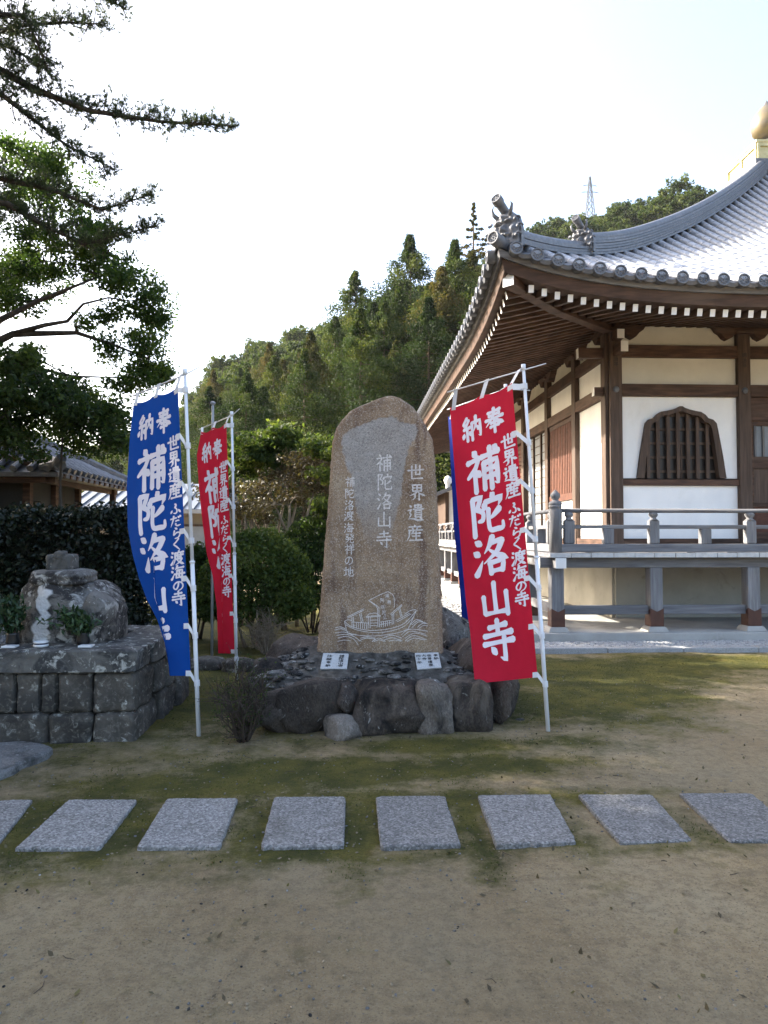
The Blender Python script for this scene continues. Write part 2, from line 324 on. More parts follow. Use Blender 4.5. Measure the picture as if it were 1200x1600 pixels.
def ground_material():
    m, nt, b = node_mat('bare_earth_with_moss'); vec = coords(nt)
    c = ramp(nt, noise(nt, vec, 1.1, 7, .62), [(.28, (.235, .172, .095)), (.45, (.335, .255, .146)), (.58, (.40, .315, .188)), (.75, (.46, .378, .24))])
    c = mix(nt, ramp(nt, noise(nt, vec, 14, 6, .7), [(.45, (0, 0, 0)), (.72, (.65,) * 3)]), c, (.135, .098, .058))
    c = mix(nt, ramp(nt, noise(nt, vec, 150, 4, .7), [(.54, (0, 0, 0)), (.70, (.8,) * 3)]), c, (.38, .335, .26))
    c = mix(nt, ramp(nt, noise(nt, vec, 110, 4, .7), [(.30, (.85,) * 3), (.44, (0, 0, 0))]), c, (.075, .056, .036))
    c = mix(nt, ramp(nt, noise(nt, vec, .55, 5, .6), [(.42, (0, 0, 0)), (.66, (.55,) * 3)]), c, (.16, .135, .092))
    a = nt.nodes.new('ShaderNodeAttribute'); a.attribute_name = 'moss'
    n1 = noise(nt, vec, 3.6, 9, .78)
    f = math_n(nt, 'ADD', a.outputs['Fac'], math_n(nt, 'MULTIPLY', math_n(nt, 'SUBTRACT', n1, .5), 1.5))
    f = ramp(nt, f, [(.26, (0, 0, 0)), (.66, (.95,) * 3)])
    mc = ramp(nt, noise(nt, vec, 2.3, 6, .7), [(.3, (.034, .040, .010)), (.45, (.066, .068, .014)), (.58, (.125, .112, .022)), (.78, (.15, .10, .026))])
    mc = mix(nt, ramp(nt, noise(nt, vec, 70, 4, .7), [(.4, (0, 0, 0)), (.75, (.8,) * 3)]), mc, (.035, .036, .012))
    c = mix(nt, ramp(nt, noise(nt, vec, 34, 5, .75), [(.5, (0, 0, 0)), (.7, (.5,) * 3)]), c, (.15, .118, .075)); c = mix(nt, f, c, mc)
    nt.links.new(c, b.inputs['Base Color']); b.inputs['Roughness'].default_value = .95; b.inputs['Specular IOR Level'].default_value = .15
    p = bump(nt, b, noise(nt, vec, 9, 8, .7), .8, .04); bump(nt, b, noise(nt, vec, 75, 7, .78), 1.0, .014, p); return m
M['ground'] = ground_material()
gm = np_mesh('ground', V, F, M['ground'], smooth=True)
ga = gm.attributes.new('moss', 'FLOAT', 'POINT'); ga.data.foreach_set('value', np.array([moss_at(x, y) if -9 < x < 9 and 1 < y < 16 else .15 for x, y, z in V], np.float32))
tag(inst('ground', gm), kind='structure')

# hill behind: steeper to the right
HP = [(-.60, .04), (-.32, .08), (-.227, .135), (-.186, .19), (-.118, .228), (-.064, .240), (0, .262), (.05, .285), (.18, .360), (.25, .402), (.32, .425), (.41, .452), (.48, .468), (.60, .48), (1.2, .42)]
def crest(az):
    for (a0, e0), (a1, e1) in zip(HP, HP[1:]):
        if az < a1: return e0 + (e1 - e0) * max(0, (az - a0)) / (a1 - a0)
    return HP[-1][1]
def hill_z(x, y):
    if y < 34: return -.6
    e = crest(x / y); w = min(1.0, (y - 34) / 106)
    return -.6 + 140 * e * w ** 1.05 + (max(0, y - 140) * (e - .045)) + .8 * mnoise.noise((x * .06, y * .06, 1)) * min(1, (y - 34) / 15)
azs = [-1.2 + .04 * i for i in range(61)]; dys = [34, 37, 40, 44, 48, 53, 58, 64, 70, 77, 85, 94, 104, 115, 127, 140, 155, 175, 200, 230, 270, 320, 380]
V = [(a * y, y, hill_z(a * y, y)) for y in dys for a in azs]; nx = len(azs)
F = [(j * nx + i, j * nx + i + 1, (j + 1) * nx + i + 1, (j + 1) * nx + i) for j in range(len(dys) - 1) for i in range(nx - 1)]
M['hillsoil'] = mott('dark_wooded_hillside', [(.3, (.016, .021, .010)), (.7, (.035, .045, .018))], .3, .95, 3, .5, .3)
tag(inst('hillside', np_mesh('hillside', V, F, M['hillsoil'], smooth=True)), kind='structure')

# ------------------------------------------------------------------ leaves and trees
def leaves(P, L, W, rng, up=.8, D=None, dvar=.0):
    n = len(P)
    d = rng.normal(size=(n, 3)) if D is None else D + rng.normal(size=(n, 3)) * dvar
    d /= np.linalg.norm(d, axis=1, keepdims=True) + 1e-9
    nn = rng.normal(size=(n, 3)); nn[:, 2] += up * np.where(rng.random(n) < .9, 1, -1)
    s = np.cross(nn, d); s /= np.linalg.norm(s, axis=1, keepdims=True) + 1e-9
    k = rng.uniform(.7, 1.25, (n, 1)); l = d * L * k; w = s * W * k
    V = np.stack([P - l * .5, P + w * .5 + l * .05, P + l * .5, P - w * .5 + l * .05], 1).reshape(-1, 3)
    return V, np.arange(4 * n).reshape(n, 4)
def moss_tufts():      # short moss and grass blades where the moss is thick
    rng = np.random.default_rng(12); P = []
    while len(P) < 26000:
        y = rng.uniform(2.9, 8.9); x = rng.uniform(-.6, .64) * y
        f = moss_at(x, y) + (mnoise.noise((x * 3.6, y * 3.6, 2)) * .55)
        if f > .52 + .3 * rng.random(): P.append((x, y, ground_z(x, y) + .003))
    P = np.array(P); D = rng.normal(size=(len(P), 3)) * .6 + np.array([0, 0, 1.0]); V, F = leaves(P, .014, .0045, rng, .2, D, .1)
    return tag(inst('moss', np_mesh('moss', V, F, M['leaf_moss'], np.clip(rng.normal(size=len(P)) * .2 + .38, 0, 1))), kind='stuff')
moss_tufts()
def litter():      # dry leaves, twigs and crumbs of earth lying on the yard
    rng = np.random.default_rng(14); n = 420; y = rng.uniform(2.2, 8.5, n); x = rng.uniform(-.6, .62, n) * y
    P = np.stack([x, y, [ground_z(a, b) + .006 for a, b in zip(x, y)]], 1); V, F = leaves(P, .030, .014, rng, 4.0)
    tag(inst('dry_leaves', np_mesh('dry_leaves', V, F, M['leaf_brown'], rng.random(n))), kind='stuff')
    mb = MB(); r = random.Random(15)
    for k in range(90):
        yy = r.uniform(2.3, 7.5); xx = r.uniform(-.6, .6) * yy; a = r.uniform(0, 6.28); l = r.uniform(.02, .07); z = ground_z(xx, yy) + .004
        mb.tube([(xx, yy, z), (xx + math.cos(a) * l * .5, yy + math.sin(a) * l * .5, z + .004), (xx + math.cos(a + .4) * l, yy + math.sin(a + .4) * l, z)], [.0018, .0018, .001], 4)
    tag(mb.build('fallen_twigs', M['barkdk']), kind='stuff')
litter()
def bezier(a, b, rnd, sag=.12, n=6):
    a = Vector(a); b = Vector(b); L = (b - a).length
    m1 = a.lerp(b, .33) + Vector((rnd.uniform(-1, 1), rnd.uniform(-1, 1), rnd.uniform(-.2, 1))) * L * sag
    m2 = a.lerp(b, .7) + Vector((rnd.uniform(-1, 1), rnd.uniform(-1, 1), rnd.uniform(-.4, .8))) * L * sag
    return [a * (1 - t) ** 3 + m1 * 3 * t * (1 - t) ** 2 + m2 * 3 * t * t * (1 - t) + b * t ** 3 for t in [i / (n - 1) for i in range(n)]]
def lobed(seed, trunks, lobes, leaf, cl_r=.28, cl_n=60, wood_r=.03, up=.8, flat=.6, shell=.5, twig=.006, nodes_min=.35):
    """trunks: [(points, radii)]; lobes: (centre, (rx, ry, rz), clusters). Limbs run from the nearest trunk node to each lobe, twigs to each leaf cluster."""
    rnd = random.Random(seed); rng = np.random.default_rng(seed); w = MB(); nodes = []
    for pts, rad in trunks:
        w.tube(pts, rad, 8)
        for i, p in enumerate(pts):
            if i >= nodes_min * len(pts): nodes.append((Vector(p), rad[i]))
    PP = []; TT = []
    for c, rr, ncl in sorted(lobes, key=lambda q: min((Vector(q[0]) - n[0]).length for n in nodes)):
        c = Vector(c); cand = min(nodes, key=lambda n: (n[0] - c).length * (1 if n[0].z < c.z + .3 else 1.6))
        r0 = min(cand[1] * .75, wood_r * 1.6); path = bezier(cand[0], c, rnd)
        rd = [r0 * (1 - .62 * i / (len(path) - 1)) for i in range(len(path))]
        w.tube(path, rd, 6)
        for i in (2, 3, 4, 5): nodes.append((path[i], rd[i]))
        for k in range(ncl):
            q = rng.normal(size=3); q /= np.linalg.norm(q); q *= (shell + (1 - shell) * rng.random()) if rng.random() < .8 else rng.random()
            p = c + Vector((q[0] * rr[0], q[1] * rr[1], q[2] * rr[2]))
            if k % 2 == 0 and twig:
                s0 = path[rnd.choice((2, 3, 4, 5))]; tp = bezier(s0, p, rnd, .1, 4); w.tube(tp, [twig * 1.6, twig * 1.2, twig * .9, twig * .5], 4, cap=False)
            n = int(cl_n * rnd.uniform(.6, 1.4)); r = cl_r * rnd.uniform(.7, 1.3)
            g = np.clip(rng.normal(size=(n, 3)), -1.55, 1.55) * (r * .55, r * .55, r * .55 * flat); PP.append(g + np.array(p))
            TT.append(np.clip(.5 + rng.normal() * .2 + rng.normal(size=n) * .16, 0, 1))
    P = np.concatenate(PP); V, F = leaves(P, leaf[0], leaf[1], rng, up)
    return w, V, F, np.concatenate(TT)
def plant(name, label, cat, parts, wood, lm, group=None, loc=(0, 0, 0), trunk='trunk', crown='crown'):
    w, V, F, T = parts; t = thing(name, label, cat, loc, group)
    w.build(trunk, wood, t, smooth=True)
    inst(crown, np_mesh(crown, V, F, lm, T), t); return t

def cedar(seed, h, r, droop=.3, thin=1.0, clump=1.0):
    rnd = random.Random(seed); rng = np.random.default_rng(seed); w = MB()
    lean = (rnd.uniform(-.02, .02), rnd.uniform(-.02, .02))
    w.tube([(lean[0] * h * t, lean[1] * h * t, h * t - .8 * (t == 0)) for t in (0, .25, .5, .75, 1)], [h * .016 * (1.05 - t) for t in (0, .25, .5, .75, 1)], 7)
    PP = []; TT = []; DD = []; nb = int(84 * thin)
    for k in range(nb):
        u = (k + .5) / nb; tz = .10 + .90 * (1 - (1 - u) ** 1.35); z = h * tz
        Rz = r * (1 - tz) ** .68 * rnd.uniform(.5, 1.15) * min(1, (1 - tz) * 5 + .15) + .04
        a = k * 2.39996 + rnd.uniform(-.6, .6); d = np.array([math.cos(a), math.sin(a), 0.]); ax = np.array([lean[0] * z, lean[1] * z, z])
        tip = ax + d * Rz + np.array([0, 0, (-droop * rnd.uniform(-.3, 1.2)) * Rz])
        w.tube([ax, tip], [.035, .008], 3, cap=False)
        tone = rnd.gauss(.46, .21)
        for f, m, q in ((.4, 130, .8), (.75, 130, .85), (1.0, 240, 1.0)):
            rad = clump * (.035 * r + .23 * Rz) * q * rnd.uniform(.75, 1.25); c = ax * (1 - f) + tip * f; n = int(m * min(1.7, .25 + rad / clump) * clump)
            g = np.clip(rng.normal(size=(n, 3)), -1.5, 1.5) * (rad * .62, rad * .62, rad * .5); PP.append(c + g)
            TT.append(np.clip(tone + rng.normal(size=n) * .13, 0, 1)); DD.append(np.tile(d * .8 + np.array([0, 0, -.45]), (n, 1)) + g / rad * .5)
    P = np.concatenate(PP); V, F = leaves(P, .19, .085, rng, .9, np.concatenate(DD), .95)
    return w, V, F, np.concatenate(TT)
def hilltree(seed, h, r):
    rnd = random.Random(seed); tr = [([(0, 0, -1), (.1, 0, h * .3), (0, .1, h * .6), (0, 0, h * .85)], [h * .03, h * .024, h * .016, h * .006])]
    lobes = []
    for k in range(15):
        a = k * 2.4; q = rnd.random(); zz = h * (.38 + .55 * q); rad = r * math.sqrt(max(.05, 1 - ((q - .3) / .75) ** 2)) * .75
        lobes.append(((math.cos(a) * rad, math.sin(a) * rad, zz), (r * .36, r * .36, r * .28), 9))
    lobes.append(((0, 0, h * .95), (r * .35, r * .35, r * .25), 9))
    return lobed(seed, tr, lobes, (.42, .26), r * .14, 34, .05, .9, .8, .7, .02)
def variant(name, parts, wood, lm):
    w, V, F, T = parts
    return w.mesh(name + '_trunk', wood, True), np_mesh(name + '_crown', V, F, lm, T)
def put_tree(name, label, cat, var, loc, s, rz, group):
    t = thing(name, label, cat, loc, group, rz); t.scale = (s, s, s * random.uniform(.94, 1.08))
    inst('trunk', var[0], t); inst('crown', var[1], t); return t
random.seed(11)
CED = [variant('cedar', cedar(k, 15, 5.2 + .4 * (k % 3)), M['barkcedar'], M['leaf_cedar2'] if k in (2, 5) else M['leaf_cedar']) for k in range(6)]
HIL = [variant('hill_tree', hilltree(40 + k, 9, 3.6), M['bark'], M['leaf_hill']) for k in range(5)]
TALL = variant('tall_sparse_cedar', cedar(77, 17, 3.0, .0, 1.0, .42), M['barkcedar'], M['leaf_cedar2'])
# outline of the wood against the sky, picture x -> picture y, turned into a slope of sight
SIL = [(-.36, 700), (-.227, 625), (-.186, 560), (-.154, 536), (-.118, 514), (-.064, 502), (-.03, 490), (0, 472), (.04, 462), (.10, 440), (.155, 430), (.2, 400), (.236, 350), (.318, 328), (.41, 302), (.482, 285), (.6, 280), (1.3, 300)]
def sight(az):
    for (a0, y0), (a1, y1) in zip(SIL, SIL[1:]):
        if az < a1: return (837 - y0 - (y1 - y0) * (az - a0) / (a1 - a0)) / FPX
    return .5
# named front cedars: picture x of the trunk, picture y of the tip, depth, variant
front = [(566, 486, 41, 3, 'big near cedar with layered green boughs above the left shoulder of the stele'), (668, 476, 43, 1, 'big near dark cedar between the stele top and the temple eave'),
         (478, 566, 42, 0, 'big near cedar rising directly behind the layered green shrub'), (408, 606, 44, 4, 'near rounded cedar just right of the further red banner pole'),
         (560, 430, 58, 0, 'pointed cedar with a thin tip, left of the tallest cedar above the carved stele'),
         (647, 378, 56, 1, 'tallest pointed dark green cedar on the slope behind the carved stele'),
         (688, 412, 50, 2, 'rust tinged cedar standing beside the temple eave behind the stele'),
         (598, 475, 50, 3, 'broad bright green cedar directly above the rounded top of the stele'),
         (522, 505, 54, 4, 'mid green cedar on the slope above the red banner and shrubs'),
         (735, 410, 54, 5, 'rust tinged cedar partly covered by the curved temple eave'),
         (584, 462, 52, 4, 'slim dark cedar in the gap just right of the thin tipped cedar'), (619, 447, 53, 0, 'dark cedar close against the left side of the tallest cedar'),
         (668, 430, 51, 3, 'dark green cedar filling the gap right of the tallest cedar'), (712, 398, 53, 1, 'green cedar under the tall sparse cedar, next to the temple eave'),
         (622, 545, 44, 5, 'low rust green cedar with foliage touching the top of the stele')]
placed = []
for px, py, Y, k, lab in front:
    top = at(px, py, Y); gz = hill_z(top.x, Y); placed.append((top.x, Y)); put_tree('cedar_tree', lab, 'tree', CED[k], (top.x, Y, gz - .3), (top.z - gz + .3) / 15, px * .7, None)
top = at(736, 297, 62); gz = hill_z(top.x, 62)
put_tree('cedar_tree', 'tall sparse cedar with see-through crown rising beside the roof corner', 'tree', TALL, (top.x, 62, gz), (top.z - gz) / 17, 1.0, None)
def spot(az, y, dmin):
    x = az * y
    if any((x - a) ** 2 + (y - b) ** 2 < dmin * dmin for a, b in placed): return None
    placed.append((x, y)); return x
cnt = 0
for k in range(2600):
    az = random.uniform(-.30, .22); y = random.uniform(38, 84)
    x = az * y; gz = hill_z(x, y); hmax = (sight(az) - random.uniform(.008, .05)) * y + CAM_H - gz
    if hmax < 5.5: continue
    h = min(hmax, random.uniform(10.5, 14.5)); x = spot(az, y, 2.4 + .18 * h)
    if x is None: continue
    v = random.randrange(6); kind = 'rust tinged' if v in (2, 5) else 'green'
    where = ('behind the blue banner pole', 'above the bare grey pole', 'above the further red banner', 'above the layered green shrub', 'left of the thin tipped cedar', 'over the left shoulder of the stele', 'over the top of the stele', 'right of the stele top', 'against the temple eave')[min(8, max(0, int((az + .27) / .05)))]
    lab = ('tall ' if h > 12.6 else 'low ' if h < 9 else 'middling ') + kind + ' cedar ' + ('near the foot of the slope ' if y < 52 else 'halfway up the slope ' if y < 66 else 'high on the slope ') + where
    put_tree('cedar_tree', lab, 'tree', CED[v], (x, y, gz - .3), (h + .3) / 15, random.uniform(0, 6.28), 'cedars packed on the lower slope'); cnt += 1
    if cnt > 120: break
n0 = len(placed); cnt = 0
for k in range(6000):
    az = random.choice((random.uniform(-.36, .0), random.uniform(-.3, .25), random.uniform(.16, .56), random.uniform(.2, .54))); y = random.uniform(84 if az < .25 else 112, 150)
    x = az * y; gz = hill_z(x, y); hmax = (sight(az) - (random.uniform(-.006, .012) if y > 118 else random.uniform(.02, .05))) * y + CAM_H - gz
    if hmax < 4: continue
    h = min(hmax, random.uniform(7.5, 11)); x = spot(az, y, 4.3)
    if x is None: continue
    where = ('behind the big backlit tree', 'above the blue banner top', 'above the bare grey pole', 'above the further red banner pole', 'above the layered green shrub', 'left of the thin tipped cedar', 'behind the cedars over the stele')[min(6, max(0, int((az + .34) / .045)))] if az < .1 else ('behind the sparse tall cedar', 'between the two ogre tiles', 'just behind the second ogre tile', 'below the pylon', 'right of the pylon', 'above the long ridge', 'next to the gilt roof box', 'behind the gilt roof box')[min(7, max(0, int((az - .16) / .045)))]
    put_tree('hill_tree', ('large' if h > 9.8 else 'small' if h < 8 else 'rounded') + ' broadleaf tree ' + ('on the skyline ' if y > 136 else 'just under the skyline ' if y > 118 else 'low on the far hill ') + where, 'tree', random.choice(HIL), (x, y, gz - .4), (h + .4) / 9.3, random.uniform(0, 6.28), 'broadleaf trees on the far hill'); cnt += 1
    if cnt > 232: break
for px, py, Y, s in ((1062, 274, 120, 1), (1085, 296, 118, .9)):
    top = at(px, py, Y); gz = hill_z(top.x, Y)
    put_tree('hill_tree', 'dark bushy tree standing above its neighbours on the crest, nearest the gilt roof box' if s == 1 else 'dark bushy tree on the crest, half hidden by the roof ridge', 'tree', HIL[0], (top.x, Y, gz - .5), (top.z - gz + .5) / 9.6, px, None)

# ------------------------------------------------------------------ pylon on the far crest
def pylon():
    p = at(922, 322, 330); top = at(922, 276, 330); H = top.z - p.z + 6; z0 = p.z - 6
    t = thing('transmission_tower', 'grey lattice power pylon standing on the far wooded hill crest', 'pylon', (p.x, 330, z0)); mb = MB()
    M['pylon'] = plain('dark_galvanised_steel', (.07, .075, .08), .6, .1, 3)
    def wid(z): return 1.6 * (1 - z / H) + .28
    for sx, sy in ((1, 1), (1, -1), (-1, 1), (-1, -1)): mb.tube([(sx * wid(0), sy * wid(0), 0), (sx * wid(H) , sy * wid(H), H)], .19, 4)
    lv = [H * q for q in (0, .16, .32, .46, .58, .70, .80, .90, 1)]
    for a, b in zip(lv, lv[1:]):
        for s in (1, -1):
            for q in (1, -1):
                mb.tube([(q * wid(a), s * wid(a), a), (-q * wid(b), s * wid(b), b)], .11, 4); mb.tube([(s * wid(a), q * wid(a), a), (s * wid(b), -q * wid(b), b)], .11, 4)
    mb.build('lattice_mast', M['pylon'], t)
    for z, w in ((H * .62, 4.2), (H * .78, 3.4)):
        a = MB(); a.tube([(-w, 0, z), (w, 0, z)], .12, 4); a.tube([(-w, 0, z), (0, 0, z + .9)], .09, 4); a.tube([(w, 0, z), (0, 0, z + .9)], .09, 4); a.build('cross_arm', M['pylon'], t)
        for s in (1, -1):
            b = MB(); b.tube([(s * w, 0, z), (s * w, 0, z - .9)], .14, 5); b.build('insulator', M['steelg'], t)
pylon()

# ------------------------------------------------------------------ left: broadleaf tree, pine, off-frame shade trees
def L3(px, py, Y, rpx, n, fl=.7, dy=1.0):
    p = at(px, py, Y); r = rpx * Y / FPX; return (p, (r, r * dy, r * fl), n)
bl = []
for px, py, Y, rp, n in ((40, 250, 10.6, 60, 16), (95, 285, 11.2, 55, 15), (25, 330, 11, 60, 16), (110, 350, 10.6, 60, 16), (165, 380, 11, 48, 14), (60, 405, 11.4, 62, 15),
                         (190, 425, 10.8, 44, 14), (222, 470, 11, 36, 12), (140, 425, 11.2, 48, 12), (243, 500, 10.9, 22, 7), (232, 540, 11, 36, 12), (175, 545, 11.2, 26, 5), (170, 490, 11, 26, 5), (120, 505, 10.9, 20, 2),
                         (225, 585, 11.2, 30, 10), (30, 480, 11.5, 30, 7), (15, 590, 10.5, 55, 16), (50, 560, 11, 28, 6), (110, 600, 11.2, 24, 4), (200, 600, 11, 26, 6), (70, 645, 10.8, 60, 17), (130, 630, 11.4, 46, 14), (165, 655, 11, 44, 14), (190, 690, 11.5, 38, 10), (115, 675, 11.8, 50, 14), (20, 665, 10.5, 50, 15), (255, 585, 11.5, 20, 6), (60, 440, 12, 50, 8), (20, 430, 12, 50, 8)):
    bl.append(L3(px, py, Y, rp, n))
for k in range(22):   # the part of the crown that lies outside the frame
    rnd = random.Random(500 + k); bl.append(((rnd.uniform(-10.2, -5.8), rnd.uniform(9.2, 13.8), rnd.uniform(3.6, 8.6)), (.85, .85, .6), 15))
tk = [([(-7.2, 11.2, -.2), (-7.1, 11.2, 1.2), (-6.9, 11.1, 2.6), (-6.8, 11.1, 4.0), (-6.9, 11.2, 5.6), (-6.9, 11.2, 7.2)], [.30, .25, .22, .18, .12, .05])]
b0 = at(20, 522, 11); tk.append(([(-6.85, 11.1, 3.4), (-6.3, 11.1, 4.1), tuple(b0), tuple(at(120, 520, 11)), tuple(at(175, 538, 11)), tuple(at(232, 560, 11))], [.12, .09, .055, .034, .022, .012]))
tk.append(([(-6.3, 11.1, 4.1), tuple(at(0, 500, 11.1)), tuple(at(60, 470, 11)), tuple(at(110, 450, 11)), tuple(at(160, 430, 11))], [.08, .05, .036, .025, .012]))
tk.append(([tuple(at(20, 522, 11)), tuple(at(70, 508, 10.9)), tuple(at(105, 502, 10.9)), tuple(at(130, 475, 10.9)), tuple(at(170, 465, 10.9)), tuple(at(200, 470, 10.9))], [.05, .036, .028, .02, .014, .009]))
tk.append(([(-6.9, 11.1, 2.6), tuple(at(-20, 610, 11.2)), tuple(at(60, 575, 11.2)), tuple(at(110, 588, 11.2)), tuple(at(190, 590, 11.2))], [.08, .045, .03, .018, .01]))
plant('broadleaf_tree', 'big broadleaf tree reaching in above the hedge and small hut, backlit', 'tree',
      lobed(5, tk, bl, (.066, .036), .2, 135, .036, .7, .75, .4, .007, .5), M['bark'], M['leaf_tree'])
dk = [L3(px, py, Y, rp, n) for px, py, Y, rp, n in ((30, 620, 9.8, 55, 18), (95, 640, 9.9, 50, 16), (20, 690, 9.9, 50, 16), (130, 668, 10.1, 32, 10), (175, 640, 10.2, 24, 8), (40, 560, 9.9, 35, 8), (-40, 640, 9.8, 70, 20), (-60, 560, 9.8, 70, 18), (165, 690, 10.2, 30, 9), (110, 615, 10.3, 28, 6), (70, 590, 10.2, 30, 7))]
plant('dark_tree', 'dark leafy tree drooping in front of the small tiled hut roof', 'tree',
      lobed(6, [([(-6.2, 9.95, 0), (-6.1, 9.9, 1.5), (-5.8, 9.9, 2.6), (-5.5, 9.9, 3.4)], [.16, .14, .11, .07])], dk, (.085, .042), .19, 62, .04, .7, .7, .45, .007), M['bark'], M['leaf_dark'])
def loquat():   # a rosette of long bright leaves by the hut roof
    t = thing('big_leaved_sapling', 'sapling with a rosette of long yellow green leaves beside the hut roof', 'sapling', (at(97, 760, 10.6).x, 10.6, 0))
    z = at(97, 664, 10.6).z; w = MB(); w.tube([(0, 0, 0), (.05, 0, 1.2), (-.03, 0, 2.2), (0, 0, z)], [.03, .026, .02, .012], 6); w.build('stem', M['bark'], t)
    rng = np.random.default_rng(3)
    for k in range(13):
        a = k * 2.4; d = Vector((math.cos(a), math.sin(a), .35 + .4 * (k % 3) / 2)).normalized(); s = d.cross(Vector((0, 0, 1))).normalized(); mb = MB()
        pts = [Vector((0, 0, z - .03 * (k % 4))) + d * .26 * u + Vector((0, 0, -.11 * u * u)) for u in (0, .3, .65, 1)]; ww = (.006, .04, .035, .003)
        mb.add([p - s * q for p, q in zip(pts, ww)] + [p + s * q for p, q in zip(pts, ww)], [(i, i + 1, i + 5, i + 4) for i in range(3)])
        lf = mb.build('leaf', M['leaf_moss'], t, smooth=True)
loquat()

def pine():
    rnd = random.Random(8); rng = np.random.default_rng(8); w = MB(); PT = []; DT = []; TT = []
    w.tube([(-5.6, 7.4, -.2), (-5.5, 7.4, 2), (-5.3, 7.4, 4.2), (-5.2, 7.5, 6.4), (-5.0, 7.5, 8.4), (-4.9, 7.5, 9.6)], [.24, .21, .18, .15, .10, .05], 10)
    def tuft(p, d):
        n = rnd.randint(12, 20); PT.append(np.tile(np.array(p), (n, 1))); DT.append(np.tile(np.array(d), (n, 1)) + rng.normal(size=(n, 3)) * .8); TT.append(np.clip(.45 + rng.normal() * .15 + rng.normal(size=n) * .12, 0, 1))
    def branch(pts, r0, dens, spread, up, t0=.15):
        pts = [Vector(p) for p in pts]; w.tube(pts, [r0 * (1 - .85 * i / (len(pts) - 1)) for i in range(len(pts))], 6)
        L = [(pts[i + 1] - pts[i]).length for i in range(len(pts) - 1)]; tot = sum(L); n = int(tot * dens * .86)
        for k in range(n):
            s = tot * (t0 + (1 - t0) * (k + rnd.random()) / n); i = 0; q = s
            while i < len(L) - 1 and q > L[i]: q -= L[i]; i += 1
            p = pts[i].lerp(pts[i + 1], min(1, q / L[i])); d = (pts[i + 1] - pts[i]).normalized()
            f = s / tot; ln = 1.35 * spread * (1.2 - .65 * f) * rnd.uniform(.25, 1)
            side = Vector((rnd.gauss(0, .5), rnd.gauss(0, .8), rnd.gauss(up * .8, .55))).normalized(); e = p + (side + d * .7).normalized() * ln
            w.tube([p, p.lerp(e, .5) + Vector((0, 0, -.015)), e], [.007, .005, .003], 4, cap=False)
            for u in (.5, .75, 1.0):
                c = p.lerp(e, u); dd = ((e - p).normalized() + Vector((0, 0, .35))).normalized()
                for b in range(rnd.choice((1, 2, 2))): tuft(c + Vector((rnd.gauss(0, 1), rnd.gauss(0, 1), rnd.gauss(0, 1))) * .028, dd)
    A = lambda *q: [at(px, py, Y) for px, py, Y in q]
    root = Vector((-5.2, 7.5, 5.6))
    branch([Vector((-5.25, 7.45, 6.3))] + A((-60, 75, 7.8), (0, 110, 7.9), (60, 142, 8), (140, 173, 8.1), (250, 190, 8.2), (358, 196, 8.3)), .065, 46, .26, .35, .35)
    branch([Vector((-5.25, 7.45, 6.1))] + A((-50, 120, 7.6), (0, 146, 7.6), (50, 185, 7.6), (105, 228, 7.7), (175, 262, 7.8)), .045, 40, .25, .25, .35)
    branch([Vector((-5.2, 7.5, 6.6))] + A((-40, 60, 8), (30, 40, 8), (100, 35, 8), (165, 38, 8)), .04, 48, .30, .3, .2)
    branch([Vector((-5.2, 7.5, 6.8))] + A((-30, 20, 7.5), (40, 25, 7.5), (60, 70, 7.6), (75, 110, 7.7)), .04, 60, .38, .1, .2)
    branch([Vector((-5.2, 7.5, 7.2))] + A((0, -60, 7.8), (90, -40, 7.9), (150, -15, 8), (198, 16, 8)), .04, 46, .28, .1, .2)
    branch([Vector((-5.3, 7.4, 4.9))] + A((-60, 270, 8.4), (0, 279, 8.4), (80, 296, 8.5), (160, 328, 8.6), (238, 303, 8.7)), .055, 34, .24, .5, .45)
    branch([Vector((-5.3, 7.4, 4.7))] + A((-50, 310, 8.2), (10, 318, 8.2), (70, 352, 8.3), (130, 382, 8.4), (245, 352, 8.5)), .055, 36, .24, .4, .45)
    branch([Vector((-5.3, 7.4, 5.6))] + A((-40, 60, 8.4), (20, 75, 8.4), (60, 100, 8.4)), .04, 60, .4, 0, .2)
    for k in range(46):   # the rest of the crown, beyond the frame
        z = rnd.uniform(4.6, 9.6); a = rnd.uniform(0, 6.28); l = (2.9 - .22 * (z - 4.5)) * rnd.uniform(.6, 1)
        if math.cos(a) > .35: l *= .45
        b = Vector((-5.2, 7.45, z)); branch([b, b + Vector((math.cos(a) * l * .5, math.sin(a) * l * .5, .15)), b + Vector((math.cos(a) * l, math.sin(a) * l, .1))], .035, 26, .4, .3, .2)
    P = np.concatenate(PT); D = np.concatenate(DT); D /= np.linalg.norm(D, axis=1, keepdims=True); n = len(P)
    s = np.cross(D, rng.normal(size=(n, 3))); s /= np.linalg.norm(s, axis=1, keepdims=True); ln = rng.uniform(.045, .088, (n, 1))
    V = np.stack([P - s * .0034, P + s * .0034, P + D * ln], 1).reshape(-1, 3); F = np.arange(3 * n).reshape(n, 3)
    t = thing('pine_tree', 'tall dark pine with long bare-ended boughs stretching across the pale sky', 'tree')
    w.build('trunk', M['bark'], t, smooth=True); inst('crown', np_mesh('crown', V, F, M['leaf_pine'], np.concatenate(TT)), t)
pine()

